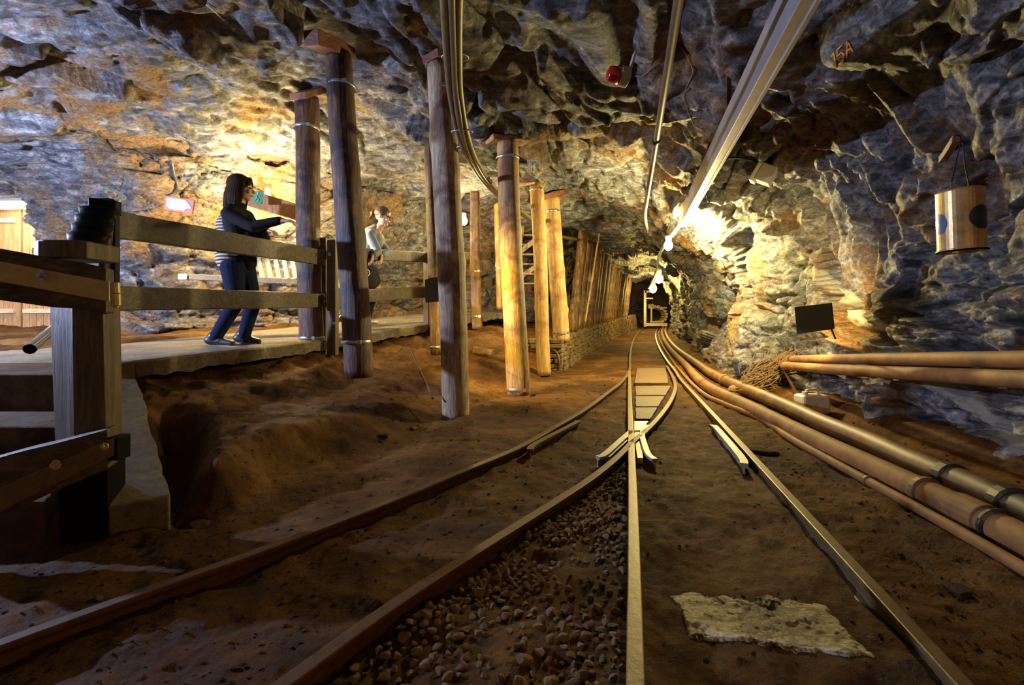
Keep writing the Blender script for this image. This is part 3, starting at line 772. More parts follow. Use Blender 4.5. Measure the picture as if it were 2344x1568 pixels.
# head blocks as things of their own
def block(px0, py0, px1, py1, d0, d1, w, h, mat, label, name='head_block', cat='wooden block'):
    m_ = MB(); m_.beam(at(px0, py0, d0), at(px1, py1, d1), w, h, nseg=3, wob=.008); o_ = m_.build(name, M[mat], bevel=.006); tag(o_, label, cat); return o_
block(712, 86, 800, 128, 3.12, 3.5, .13, .10, 'redwood', 'dark red wooden headboard jutting out above the dark weathered post')
block(682, 220, 725, 208, 4.35, 4.6, .18, .06, 'redwood', 'reddish wooden wedge on top of the split post on the walkway')
block(985, 128, 1045, 150, 3.3, 3.5, .16, .05, 'redwood', 'dark wooden wedge between the foremost post and the rock')
block(1120, 318, 1205, 325, 4.3, 4.5, .16, .04, 'pine2', 'flat wooden wedge on top of the second tall post')
block(1185, 425, 1240, 418, 5.6, 5.8, .12, .03, 'pine2', 'thin wooden wedge over the slender yellow post')
block(1243, 452, 1292, 440, 6.5, 6.7, .2, .07, 'redwood', 'dark wedge on top of the post above the stone wall')
block(1085, 800, 1130, 806, 5.0, 4.9, .07, .06, 'boards', 'short timber stub lying on the slope between the tall posts', 'timber_stub', 'timber')
m_ = MB(); m_.tube([at(940, 800, 4.0), at(962, 850, 3.65), at(990, 912, 3.3)], .008, 7); o = m_.build('stick', M['boards']); tag(o, 'thin pale stick lying down the dirt slope left of the foremost post', 'stick')
# round tag on the thick post
m_ = MB(); c = at(1299, 754, 6.44); m_.tube([c, c+Vector((.0, -.012, 0))], .024, 20); o = m_.build('round_tag', M['white']); tag(o, 'small round white tag near the foot of the post above the stone wall', 'tag')

# lagging logs
for k in range(15):
    y = 8.3+k*.62+(k > 10)*.3; dz = float(rise(y)); xb = float(xs_(y))-.20-.0*k
    base = Vector((xb, y, .40+dz+.0)); rr2 = .085 if k % 3 else .105
    top = Vector((xb+.22+.02*(k % 2), y+.05, 2.30+dz*.2))
    m_ = MB(); pts = [base.lerp(top, t/10)+Vector((random.uniform(-.008, .008), random.uniform(-.008, .008), 0)) for t in range(11)]
    m_.tube(pts, 0, 14, True, [rr2*(1-.012*i) for i in range(11)])
    r = empty('lagging_log', base, 'rough leaning log of the timber lagging on the stone wall, '+('nearest of the row' if k == 0 else 'inside the row') if k == 0 else 'rough leaning log in the lagging row above the stone wall', 'log', 'lagging logs along the tunnel')
    if k: r['label'] = 'rough leaning log of the lagging row, one of those behind its nearest log'
    else: r['label'] = 'nearest log of the leaning lagging row above the stone wall'
    m_.build('trunk', M['lag'], r, smooth=True)
m_ = MB(); m_.tube([at(1340, 735, 8.05), at(1372, 535, 8.05)], .016, 8); 
for t in (.2, .45, .7): m_.ball(at(1340, 735, 8.05).lerp(at(1372, 535, 8.05), t), .022, 8, 6)
o = m_.build('thin_pole', M['pine']); tag(o, 'thin yellow knotted pole leaning at the near end of the lagging row', 'pole')

# dry stone wall: one continuous wall of fitted stones
m_ = MB(); y = 6.25
for row in range(7):
    y = 6.22+random.uniform(0, .1)
    while y < 19:
        Ls = random.uniform(.12, .30)*(1+.03*(y-6)); hh_ = .062+.006*(y-6)*.3
        ym = y+Ls/2; x = float(xs_(ym)); t = Vector((float(xs_(ym+.1)-xs_(ym-.1)), .2, 0)).normalized()
        rot = Matrix(((t.y, t.x, 0), (-t.x, t.y, 0), (0, 0, 1)))
        m_.box((x-.06+random.uniform(-.018, .018)-row*.008, ym, float(rise(ym))-.045+hh_*(row+.5)), (.20, Ls*.96, hh_*.92), rot, .009)
        y += Ls
for row in range(7):
    x = .68
    while x > .1:
        Ls = random.uniform(.10, .22)
        m_.box((x-Ls/2, 6.22+random.uniform(-.02, .02)+.03*(x < .4), -.045+.066*(row+.5)), (Ls*.96, .2, .060), None, .009); x -= Ls
o = m_.build('stone_wall', M['stone'], bevel=.008); tag(o, 'low dry stone retaining wall along the left side of the tunnel floor', 'stone wall')
m_ = MB(); m_.tube(cr([at(1262, 800, 6.1), at(1274, 808, 6.05), at(1279, 825, 6.0), at(1278, 848, 6.0)], 6), .018, 8); o = m_.build('bent_pipe', M['railrust']); tag(o, 'short bent rusty pipe at the corner of the stone wall', 'pipe')

# ------------------------------------------------------------------ floor pipes
def pipe(name, pts, r, mat, label, collars=(), n=18, cr_n=10, group=None):
    P_ = cr(pts, cr_n); rt_ = empty(name, P_[0], label, 'pipe', group)
    m_ = MB(); m_.tube(P_, r, n); m_.build('tube', M[mat], rt_, smooth=True)
    for f_, L_, rr2, mt in collars:
        i = min(int(f_*(len(P_)-1)), len(P_)-2); a = P_[i]; t = (P_[i+1]-a).normalized()
        m_ = MB(); m_.tube([a-t*L_/2, a-t*(L_/2-.004), a+t*(L_/2-.004), a+t*L_/2], 0, n, True, [r*1.02, r*rr2, r*rr2, r*1.02]); m_.build('collar', M[mt], rt_, smooth=False, bevel=.002)
    return rt_
def gpz(px, py, r):  # centre of a pipe of radius r lying on the floor
    d = 3.0
    for _ in range(30):
        x = (px-1172)/F*d; zc = float(ground(np.array([x]), np.array([d]), False)[0])+r
        zc = max(zc, -.045+r); d = .5*d+.5*F*(H-zc)/(py-HY)
    return at(px, py, d)
farp = [Vector((float(xL(y))+.60+o_, y, railz(y)+.0)) for o_ in (0,) for y in (18,)]
def farpts(off, r): return [Vector((float(xL(y))+.60+off, y, gz(float(xL(y))+.60+off, y)+r)) for y in (19.5, 16, 13, 10.5, 8.5)]
pipe('floor_pipe', farpts(.33, .055)+[Vector((float(xL(6.8))+1.0, 6.8, .03)), gpz(1640, 861, .055), gpz(1800, 930, .055), gpz(1887, 970, .055), gpz(1990, 1012, .055), gpz(2100, 1062, .055), gpz(2260, 1130, .055), gpz(2430, 1210, .055)], .055, 'muddyblack', 'thick brown pipe on the floor farthest from the track, turning black toward the right',
     collars=[(.52, .06, 1.18, 'rust'), (.88, .05, 1.18, 'blackpipe'), (.945, .05, 1.2, 'blackpipe')])
pipe('floor_pipe', farpts(.21, .048)+[Vector((float(xL(6.8))+.83, 6.8, .01)), gpz(1612, 880, .05), gpz(1720, 934, .05), gpz(1860, 1004, .05), gpz(2000, 1070, .05), gpz(2150, 1142, .05), gpz(2300, 1215, .05), gpz(2430, 1285, .05)], .05, 'rust', 'thick rusty pipe on the floor, middle of the three beside the track',
     collars=[(.50, .05, 1.15, 'rust2'), (.82, .03, 1.2, 'rust2'), (.875, .12, 1.13, 'rust'), (.915, .02, 1.22, 'blackpipe')])
pipe('floor_pipe', farpts(.10, .02)+[Vector((float(xL(6.8))+.70, 6.8, -.02)), gpz(1600, 893, .02), gpz(1660, 925, .02), gpz(1735, 955, .02), gpz(1810, 1003, .02), gpz(1930, 1070, .02), gpz(2080, 1152, .02), gpz(2230, 1236, .02), gpz(2400, 1335, .02)], .019, 'rust', 'thin rusty pipe on the floor nearest the right rail', collars=[(.6, .03, 1.25, 'rust2'), (.8, .02, 1.25, 'rust2')])
# wall pipes
pipe('wall_pipe', [at(1803, 823, 4.35), at(1900, 822, 3.5), at(2100, 822, 2.5), at(2344, 823, 1.82), at(2600, 824, 1.4)], .037, 'rust', 'upper of the two rusty pipes running level in front of the right wall')
pipe('wall_pipe', [at(1796, 837, 4.15), at(1900, 845, 3.35), at(2100, 856, 2.42), at(2344, 869, 1.78), at(2600, 882, 1.38)], .037, 'rust', 'lower of the two rusty pipes running level in front of the right wall')
m_ = MB(); m_.beam(at(1792, 840, 4.15), at(1830, 915, 3.9), .015, .02); o = m_.build('support_rod', M['railrust']); tag(o, 'dark thin rod propping the left end of the wall pipes', 'rod')

# jerrycan
p = at(1858, 940, 3.45); zb = gz(p.x, p.y); rt = empty('jerrycan', (p.x, p.y, zb), 'yellowed plastic jerrycan standing behind the floor pipes by the right wall', 'jerrycan')
m_ = MB(); w, dd, hh_ = .205, .13, H-(902-HY)/F*3.45-zb
poly = []
m_.rings([[(p.x+sx_*w/2*k, p.y+sy_*dd/2*k, zb+z) for sx_, sy_ in ((-1, -1), (1, -1), (1, 1), (-1, 1))] for k, z in ((.93, 0), (1, .02), (1, hh_*.35), (.985, hh_*.4), (1, hh_*.45), (1, hh_*.88), (.9, hh_)) ])
m_.build('body', M['jerry'], rt, bevel=.016)
m_ = MB(); m_.tube(cr([(p.x-.05, p.y, zb+hh_-.005), (p.x-.035, p.y, zb+hh_+.028), (p.x+.03, p.y, zb+hh_+.028), (p.x+.05, p.y, zb+hh_-.005)], 6), .010, 8); m_.build('handle', M['jerry'], rt, smooth=True)
m_ = MB(); m_.tube([(p.x-.065, p.y-.02, zb+hh_-.01), (p.x-.065, p.y-.02, zb+hh_+.022)], .019, 14); m_.build('cap', M['jerry'], rt)

# roots clump
m_ = MB()
for k in range(260):
    t = random.random(); a = at(1700+100*t, 880-45*t, 4.4-.15*t)
    a += Vector((random.gauss(0, .05), random.gauss(0, .06), random.gauss(0, .045))); b = a+Vector((random.uniform(.05, .25), random.gauss(0, .05), random.uniform(-.02, .18)))
    mid_ = a.lerp(b, .5)+Vector((random.gauss(0, .02), random.gauss(0, .02), random.gauss(0, .03)))
    m_.tube(cr([a, mid_, b], 3), .0035, 4, False)
for k in range(10): m_.ball(at(1690+115*k/9, 893-48*k/9, 4.5-.1*k/9), (.1, .10, .055), 8, 6)
o = m_.build('root_tangle', M['root']); tag(o, 'tangle of dry brown roots where the wall pipes end', 'roots', kind='stuff')

# panels in front of lamps
def panel(name, quad, d4, mat, label, th=.012):
    q = [at(a, b, d) for (a, b), d in zip(quad, d4)]; nrm = (q[1]-q[0]).cross(q[3]-q[0]).normalized()
    if nrm.y < 0: nrm = -nrm
    c = sum(q, Vector())/4; r = empty(name, c, label, 'panel'); m_ = MB(); m_.rings([q, [v+nrm*th for v in q]]); m_.build('plate', M[mat], r, bevel=.002)
    m_ = MB(); i = [c.lerp(v, .7)+nrm*th for v in q]; m_.rings([i, [v+nrm*.05 for v in i]]); m_.build('lamp_box', M['blacksteel'], r)
    return r
panel('lamp_shield', [(1818, 703), (1903, 693), (1909, 753), (1824, 765)], (3.15, 2.95, 2.95, 3.15), 'panel', 'dark green rectangular lamp shield in front of the right wall')
panel('lamp_shield', [(972, 640), (1006, 632), (1006, 690), (974, 693)], (3.65, 3.6, 3.6, 3.65), 'panel2', 'olive rectangular lamp shield on the left side of the foremost post')
m_ = MB(); m_.tube([at(1904, 755, 3.0), at(1912, 775, 3.1)], .006, 8); o = m_.build('shield_bracket', M['railrust']); tag(o, 'small rusty bracket below the dark green lamp shield', 'bracket')

# ------------------------------------------------------------------ overhead services
trackdir = Vector((.258, 1, 0)).normalized(); tside = Vector((1, -.258, 0)).normalized()
def tp(u, h, y): return Vector((.258*y+u, y, H+h))
rt = empty('cable_tray', tp(.66, 1.25, 1.0), 'long grey boxed cable tray running overhead into the tunnel', 'cable tray')
m_ = MB()
prof = [(0, 0), (.060, 0), (.060, .20), (0, .20)]
m_.rings([[tp(.65+a, 1.22+b, y) for a, b in prof] for y in (.3, 1.5, 3, 4.5, 5.9)]); m_.build('trunking', M['tray'], rt, bevel=.003)
m_ = MB(); m_.rings([[tp(.65+a, 1.22+b, y) for a, b in ((.053, -.014), (.075, -.014), (.075, .17), (.053, .17))] for y in (.3, 5.8)]); m_.build('flange', M['tray'], rt, bevel=.002)
for yy in (1.9, 3.1, 4.5):
    m_ = MB(); c = tp(.68, 1.42, yy); zc = up_at(c.x, c.y, c.z-.3)
    m_.beam(c, (c.x, c.y, max(zc, c.z+.05)+.03), .03, .006, up=(0, 1, 0)); m_.build('hanger', M['railrust'], rt)
pipe('overhead_pipe', [tp(.20, 1.30, .4), tp(.20, 1.30, 1.8), tp(.195, 1.28, 2.6), tp(.19, 1.27, 3.5), tp(.175, 1.22, 4.5), tp(.19, 1.26, 5.5), tp(.27, 1.3, 6.6)], .021, 'hose', 'dark overhead pipe hanging left of the cable tray', collars=[(.45, .05, 1.3, 'blacksteel')])
# bundle of hoses
bp = [(1036, -120, 1.75), (1036, 0, 2.0), (1040, 130, 2.4), (1045, 220, 2.75), (1060, 310, 3.1), (1085, 375, 3.7), (1128, 432, 4.75), (1200, 492, 6.2), (1265, 535, 7.4), (1320, 549, 8.4), (1346, 552, 9.2)]
offs = [(-.030, 0, 0), (.0, -.03, 0), (.030, .004, .0), (.012, .035, .01), (-.02, .036, .01)]
for k, of in enumerate(offs):
    wob = k*1.3
    pts = [at(*b)+Vector(of)*(1+.25*math.sin(i*.9+wob)) for i, b in enumerate(bp)]
    rt_ = empty('hose', pts[0], ('leftmost', 'foremost', 'rightmost', 'rearmost', 'upper')[k]+' thick hose of the bundle curving down from the roof past the foremost post', 'hose', 'bundle of hoses')
    m_ = MB(); m_.tube(cr(pts, 10), (.021, .023, .020, .017, .014)[k], 14); m_.build('tube', M['hose'], rt_, smooth=True)
for (a, b, d) in ((1042, 132, 2.42), (1058, 302, 3.06), (1068, 338, 3.3), (1110, 412, 4.3)):
    c = at(a, b, d); m_ = MB(); m_.tube([c+Vector((math.cos(2*PI*j/20)*.072, math.sin(2*PI*j/20)*.062, .012*math.sin(2*PI*j/20))) for j in range(21)], .003, 6)
    o = m_.build('cable_tie', M['whitecable']); tag(o, 'white tie around the hose bundle, '+{132: 'highest one near the roof', 302: 'beside the foremost post', 338: 'just below the one beside the post', 412: 'lowest, where the bundle bends'}[b], 'cable tie', 'ties on the hose bundle')
# cable from tray end to the lamps
m_ = MB(); m_.tube(cr([tp(.68, 1.25, 5.6), at(1522, 560, 6.2), at(1507, 592, 7.6), at(1503, 618, 9.5), at(1492, 645, 13), at(1484, 660, 16)], 8), .022, 10); o = m_.build('lamp_conduit', M['whitecable'], smooth=True); tag(o, 'pale conduit running from the end of the cable tray to the tunnel lamps', 'conduit')

# lamps
def lamp(px, py, d, r, label, name='bulkhead_lamp'):
    c = at(px, py, d); rt_ = empty(name, c, label, 'lamp'); m_ = MB(); m_.ball(c, (r, r, r*1.2), 16, 10); m_.build('bulb', M['bulb'], rt_, smooth=True)
    m_ = MB(); m_.tube([c+Vector((0, 0, r*1.1)), c+Vector((0, 0, r*2.2))], r*.7, 12); m_.build('socket', M['galv'], rt_)
lamp(1530, 562, 5.9, .055, 'brightest glowing lamp at the end of the cable tray')
lamp(1508, 638, 12.5, .11, 'glowing lamp in the tunnel, upper one of the far pair')
lamp(1495, 661, 16.5, .13, 'glowing lamp in the tunnel, lower one of the far pair')
lamp(1062, 506, 7.05, .055, 'glowing lamp seen between the foremost post and the squared post')
lamp(612, 452, 5.4, .045, 'glowing lamp on the wall behind the standing girl')

# junction box / emergency light
hq, hn = hit(1745, 405, 0.0); dq = hq.y-.13; c = at(1738, 402, dq); rt = empty('emergency_light', c, 'white box shaped emergency light hanging from the rock right of the tray', 'lamp')
rot = Matrix.Rotation(math.radians(34), 3, 'Y') @ Matrix.Rotation(math.radians(-28), 3, 'Z') @ Matrix.Rotation(math.radians(20), 3, 'X')
m_ = MB(); m_.box(c+rot @ Vector((.045, .03, .03)), (.13, .17, .15), rot); m_.build('housing', M['lampwhite'], rt, bevel=.008)
m_ = MB(); m_.box(c+rot @ Vector((-.035, .03, .02)), (.04, .16, .17), rot); m_.build('lens', M['white'], rt, bevel=.006)
m_ = MB(); m_.tube(cr([hit(1632, 364, .02)[0], hit(1668, 358, .03)[0], hit(1706, 362, .03)[0], c+rot @ Vector((0, .05, .1))], 6), .010, 8); m_.build('cord', M['blackcable'], rt, smooth=True)
# red alarm lamp
c = at(1425, 175, 2.85); rt = empty('warning_lamp', c, 'red and white warning lamp fixed to the rock ceiling left of the overhead pipe', 'lamp')
ax = Vector((-1, -.15, .12)).normalized()
m_ = MB(); m_.tube([c-ax*.035, c-ax*.03, c+ax*.02, c+ax*.025], 0, 20, True, [.055, .062, .058, .05]); m_.build('base', M['lampwhite'], rt, smooth=False, bevel=.003)
m_ = MB(); m_.tube([c+ax*.022, c+ax*.09, c+ax*.10], 0, 20, True, [.055, .045, .02]); m_.build('lens', M['lampred'], rt, smooth=True)
m_ = MB(); m_.beam(c-ax*.035, c-ax*.06+Vector((.02, 0, .16)), .06, .012); m_.build('bracket', M['lampwhite'], rt)
# thin cables hugging the rock
def vein():
    nt = M['rock_r'].node_tree; b = nt.nodes['Principled BSDF']; p1, n1 = hit(1835, 595); p2, n2 = hit(2330, 1010)
    pn_ = (p2-p1).cross((Vector((-.95, -.3, .25)))).normalized(); d0 = pn_.dot(p1)
    tc = nt.nodes.new('ShaderNodeTexCoord'); dt = nt.nodes.new('ShaderNodeVectorMath'); dt.operation = 'DOT_PRODUCT'
    nt.links.new(tc.outputs['Object'], dt.inputs[0]); dt.inputs[1].default_value = pn_
    nz = noise(nt, tc.outputs['Object'], 3.0, 6, .6)
    a = mth(nt, 'ADD', mth(nt, 'SUBTRACT', dt.outputs['Value'], d0), mth(nt, 'MULTIPLY', mth(nt, 'SUBTRACT', nz, .5), .22))
    sy = nt.nodes.new('ShaderNodeSeparateXYZ'); nt.links.new(tc.outputs['Object'], sy.inputs[0])
    f = ramp(nt, mth(nt, 'ABSOLUTE', a), [(.035, (1, 1, 1)), (.055, (0, 0, 0))])
    f2 = ramp(nt, mth(nt, 'MULTIPLY', sy.outputs[1], .2), [(p1.y*.2, (1, 1, 1)), (p1.y*.2+.05, (0, 0, 0))])
    old = b.inputs['Base Color'].links[0].from_socket
    nt.links.new(mix(nt, old, (.62, .58, .44), mth(nt, 'MULTIPLY', mth(nt, 'MULTIPLY', f, f2), .8)), b.inputs['Base Color'])
vein()
def hug(pts, r, mat, label, name='cable', off=.012, step=26):
    P2 = cr([Vector((a, b, 0)) for a, b in pts], 6); out = []
    for p in P2:
        q, n_ = hit(p.x, p.y, off); out.append(q)
    # drop spikes
    sm = [out[0]]+[(out[i-1]+out[i]*2+out[i+1])/4 for i in range(1, len(out)-1)]+[out[-1]]
    m_ = MB(); m_.tube(sm, r, 7); o_ = m_.build(name, M[mat], smooth=True); tag(o_, label, 'cable'); return o_
hug([(1560, 105), (1588, 158), (1568, 215), (1588, 280), (1612, 298)], .004, 'cable', 'thin brownish cable clipped to the rock between the pipe and the tray')
hug([(1450, 172), (1480, 168), (1505, 130), (1530, 100), (1545, 98)], .004, 'cable', 'thin cable curving from the warning lamp to the overhead pipe')
hug([(175, 303), (215, 303), (260, 345), (290, 340), (330, 355), (372, 375)], .009, 'blackcable', 'dark cable along the rock arch at the upper left')
hug([(388, 352), (398, 395), (405, 430), (385, 448)], .012, 'blackcable', 'short bluish cable hanging down the rock right of the arch')
hug([(405, 436), (440, 437), (465, 455), (500, 465)], .004, 'blackcable', 'thin wire running along the rock toward the standing girl')
hug([(1622, 560), (1655, 600), (1670, 640), (1700, 680)], .004, 'blackcable', 'thin black wire along the bright rock right of the tunnel')
hug([(475, 8), (495, 26), (515, 44)], .003, 'whitecable', 'thin white wire at the top of the rock ceiling')
# small wooden peg in the ceiling at left
p_, n_ = hit(332, 300, .0); m_ = MB(); m_.tube([p_-n_*.01, p_+n_*.02+Vector((-.02, -.02, .10))], .010, 8); o = m_.build('rock_bolt', M['cable']); tag(o, 'small rusty bolt sticking out of the ceiling rock at upper left', 'bolt')

# tin can
c = at(2199, 505, 1.75); rt = empty('tin_can', c-Vector((0, 0, .115)), 'rusty cylindrical tin can hanging on a wire on the right wall', 'tin can')
m_ = MB(); R_ = .070; hh_ = .235; n_ = 40
tiltm = Matrix.Rotation(math.radians(-2), 3, 'Y')
def cring(r, z): return [c+tiltm @ Vector((math.cos(2*PI*j/n_)*r, math.sin(2*PI*j/n_)*r, z)) for j in range(n_)]
m_.rings([cring(R_-.012, -hh_/2+.012), cring(R_-.010, -hh_/2-.002), cring(R_+.003, -hh_/2-.003), cring(R_+.003, -hh_/2+.006), cring(R_, -hh_/2+.008), cring(R_, hh_/2-.008), cring(R_+.002, hh_/2-.004), cring(R_-.004, hh_/2), cring(R_-.006, -hh_/2+.03)])
m_.build('body', M['canlabel'], rt, smooth=False)
m_ = MB(); m_.tube([q for q in cring(R_+.002, -hh_/2)+[cring(R_+.002, -hh_/2)[0]]], .004, 6, False); m_.build('bottom_rim', M['blacksteel'], rt)
def canoval(a0, z0, ra, rz, mat, nm):
    m_ = MB(); lay = []
    for q in (1.0, .66, .33, .02):
        lay.append([c+tiltm @ Vector((math.cos(a0+q*ra*math.cos(t))*(R_+.0015), math.sin(a0+q*ra*math.cos(t))*(R_+.0015), z0+q*rz*math.sin(t))) for t in [2*PI*k/24 for k in range(24)]])
    m_.rings(lay, cap=False); m_.build(nm, M[mat], rt, smooth=True)
canoval(-PI*1.06, -.01, .42, .040, 'canblue', 'blue_label'); canoval(-PI*.45, .0, .62, .045, 'candark', 'dark_label')
hk = at(2200, 318, 1.86)
m_ = MB(); topz = [c+Vector((-.035, 0, hh_/2)), c+Vector((.03, .0, hh_/2+.003))]
m_.tube([topz[0], topz[0]+Vector((0, 0, .03)), hk.lerp(topz[0], .15), hk+Vector((-.005, 0, .0)), hk+Vector((.008, 0, -.02)), hk.lerp(topz[1], .6), topz[1]+Vector((0, 0, .03)), topz[1]], .0025, 6); m_.build('wire', M['blackcable'], rt)
p2 = at(2222, 316, 1.9); pw, nw = hit(2235, 316, 0)
m_ = MB(); m_.beam(at(2190, 316, 1.84), (p2.x+.12, p2.y+.25, p2.z), .028, .028, nseg=3, wob=.002); o = m_.build('wooden_peg', M['redwood'], bevel=.003); tag(o, 'stubby wooden peg in the right wall above the tin can', 'peg')
m_ = MB(); m_.tube([at(2192, 318, 1.83)+Vector((math.cos(t)*.016, 0, math.sin(t)*.016)) for t in np.linspace(0, 6.28, 16)], .003, 6); o = m_.build('wire_ring', M['railrust']); tag(o, 'small rusty ring on the wooden peg above the tin can', 'ring')

# painted 15A on the rock
def text(s_, size, mat, name, parent=None, loc=(0, 0, 0), rot=None, ext=.0008, label=None, cat=None):
    cu = bpy.data.curves.new(name, 'FONT'); cu.body = s_; cu.size = size; cu.align_x = 'CENTER'; cu.align_y = 'CENTER'; cu.extrude = ext
    to = bpy.data.objects.new('tmp', cu); C.objects.link(to)
    me = bpy.data.meshes.new_from_object(to.evaluated_get(bpy.context.evaluated_depsgraph_get())); bpy.data.objects.remove(to)
    if rot is not None: me.transform(rot.to_4x4())
    me.transform(Matrix.Translation(loc)); me.materials.clear()
    o_ = link(name, me, M[mat], parent)
    if label: tag(o_, label, cat)
    return o_
def stroke_text():
    segs = {'1': [[(.08, .82), (.25, 1), (.25, 0)]], '5': [[(.9, 1), (.5, 1), (.45, .55), (.75, .6), (.9, .35), (.75, .05), (.45, .05)]], 'A': [[(1.05, 0), (1.3, 1), (1.55, 0)], [(1.15, .4), (1.45, .4)]]}
    m_ = MB()
    o3 = (1908, 160); ux, uy = 30, -26; vx, vy = -6, -34      # pixel axes of the writing
    for ch in segs.values():
        for pl in ch:
            pts = []
            for i in range(len(pl)-1):
                for k in range(4):
                    t = k/4; a = pl[i][0]*(1-t)+pl[i+1][0]*t; b = pl[i][1]*(1-t)+pl[i+1][1]*t
                    pts.append(hit(o3[0]+a*ux+b*vx, o3[1]+a*uy+b*vy, .004)[0])
            a, b = pl[-1]; pts.append(hit(o3[0]+a*ux+b*vx, o3[1]+a*uy+b*vy, .004)[0])
            m_.tube(pts, .0045, 6)
    o_ = m_.build('painted_number', M['orange']); tag(o_, 'orange painted 15A on the rock at upper right', 'painted writing')
stroke_text()

# ------------------------------------------------------------------ fence
A = at(244, 835, 2.5); B_ = at(752, 785, 4.5); Cc = at(985, 742, 6.2)
rt = empty('wooden_fence', A, 'dark timber post and rail fence along the raised walkway edge', 'fence')
def fpost(b, top_py, w, dpt, mat='fencepost'):
    d = b.y; tz = H-(top_py-HY)/F*d; m_ = MB()
    m_.rings([[(b.x+sx_*w/2*k, b.y+sy_*dpt/2*k, z) for sx_, sy_ in ((-1, -1), (1, -1), (1, 1), (-1, 1))] for k, z in ((1, b.z-.12), (1.02, b.z+.3), (1, tz-.02), (.9, tz))])
    return m_.build('post', M[mat], rt, bevel=.006)
def bolt(c, r=.012, nrm=(0, -1, 0), parent=None, mat='galv', L_=.012):
    n_ = Vector(nrm).normalized(); m_ = MB(); m_.tube([Vector(c), Vector(c)+n_*.004], r*1.7, 16); m_.tube([Vector(c), Vector(c)+n_*L_], r, 6); return m_.build('bolt', M[mat], parent, bevel=.001)
fpost(at(246, 838, 2.5), 455, .06, .05, 'blacksteel')
fpost(at(742, 785, 4.56), 545, .07, .09); fpost(at(762, 785, 4.46), 550, .085, .09)
fpost(at(977, 742, 6.25), 566, .07, .12); fpost(at(991, 742, 6.2), 568, .06, .12)
fpost(at(1150, 690, 8.6), 560, .07, .09)
def frail(a, b, h, t=.05, nm='rail', mat='fence'):
    m_ = MB(); m_.beam(a, b, t, h, nseg=14, wob=.0035); return m_.build(nm, M[mat], rt, bevel=.006)
frail(at(250, 512, 2.5), at(738, 590, 4.5), .150); frail(at(258, 683, 2.5), at(740, 688, 4.5), .138)
frail(at(755, 578, 4.5), at(975, 589, 6.2), .13); frail(at(755, 683, 4.5), at(975, 668, 6.2), .14)
frail(at(992, 590, 6.2), at(1148, 583, 8.6), .12); frail(at(1000, 672, 6.2), at(1150, 640, 8.6), .12)
for (a, b, d) in ((754, 582, 4.39), (764, 740, 4.39), (742, 690, 4.47)): bolt(at(a, b, d), .010, parent=rt)
# handrail rising behind the posts
rt2 = empty('wooden_staircase', at(1190, 690, 8.9), 'wooden staircase climbing in the dark between the second and slender posts', 'staircase')
for (a, b) in (((1160, 655, 8.8), (1255, 590, 9.2)), ((1160, 600, 8.8), (1262, 520, 9.2))):
    m_ = MB(); m_.beam(at(*a), at(*b), .05, .09); m_.build('handrail', M['greylog'], rt2, bevel=.004)
for k in range(7):
    m_ = MB(); c = at(1200+4*k, 650-22*k, 8.9+.05*k); m_.box(c, (.55, .22, .035)); m_.build('tread', M['pine2'], rt2, bevel=.003)
for k in range(2):
    m_ = MB(); m_.beam(at(1178+52*k, 670, 8.9), at(1200+52*k, 500, 9.2), .05, .12, up=(0, 1, 0)); m_.build('stringer', M['pine2'], rt2)

# ------------------------------------------------------------------ gate at the left
rt = empty('timber_gate', at(180, 1240, 1.44), 'dark timber gate with steel straps and heavy post at the left edge', 'gate')
def quadbox(q, th, nm, mat, parent, bev=.006, seg=6, wob=.003):
    """q: 4 corner points TL TR BR BL; extruded away from the camera"""
    q = [Vector(v) for v in q]; nrm = (q[1]-q[0]).cross(q[3]-q[0]).normalized()
    if nrm.y < 0: nrm = -nrm
    m_ = MB(); rg = []
    for i in range(seg+1):
        t = i/seg; a = q[0].lerp(q[1], t); b = q[3].lerp(q[2], t)
        a = a+Vector((0, 0, random.uniform(-wob, wob))); b = b+Vector((0, 0, random.uniform(-wob, wob)))
        rg.append([a, b, b+nrm*th, a+nrm*th])
    m_.rings(rg); return m_.build(nm, M[mat], parent, bevel=bev)
quadbox([at(112, 690, 1.50), at(168, 690, 1.46), at(172, 1010, 1.46), at(124, 1010, 1.50)], .09, 'post', 'fencepost', rt)
quadbox([at(168, 700, 1.44), at(236, 700, 1.46), at(243, 1010, 1.46), at(172, 1010, 1.44)], .10, 'post', 'fencepost', rt)
q4 = [at(-120, 545, 1.42), at(246, 606, 1.45), at(246, 716, 1.45), at(-120, 668, 1.42)]
rl = quadbox([at(-160, 540, 1.30), at(243, 612, 1.44), at(243, 716, 1.44), at(-160, 668, 1.30)], .06, 'rail', 'fence', rt)
st_ = quadbox([at(-160, 568, 1.29), at(250, 645, 1.43), at(250, 690, 1.43), at(-160, 616, 1.29)], .004, 'strap', 'strap', rt, bev=.001, wob=.0005)
bolt(at(97, 631, 1.365), .009, parent=rt, mat='galv', L_=.014)
m_ = MB(); m_.tube([at(264, 647, 1.43), at(265, 672, 1.43)], .012, 16); m_.build('hinge', M['strap'], rt, bevel=.001)
m_ = MB(); m_.tube([at(265, 673, 1.43), at(266, 700, 1.43)], .0125, 16); m_.tube([at(266, 700, 1.43), at(266, 704, 1.43)], .008, 12); m_.build('hinge', M['strap'], rt, bevel=.001)
# cap of the post (round edged dark block) and black sleeve behind it
m_ = MB(); cpt = at(165, 596, 1.47)
pl = []
for k in range(14):
    a = PI*k/13; pl.append(Vector((-.085*math.cos(a), -.03-.035*math.sin(a), 0)))
pl += [Vector((.085, .08, 0)), Vector((-.085, .08, 0))]
m_.rings([[p+cpt for p in pl], [p+cpt+Vector((0, 0, .056)) for p in pl]]); m_.build('post_cap', M['fencepost'], rt, bevel=.004)
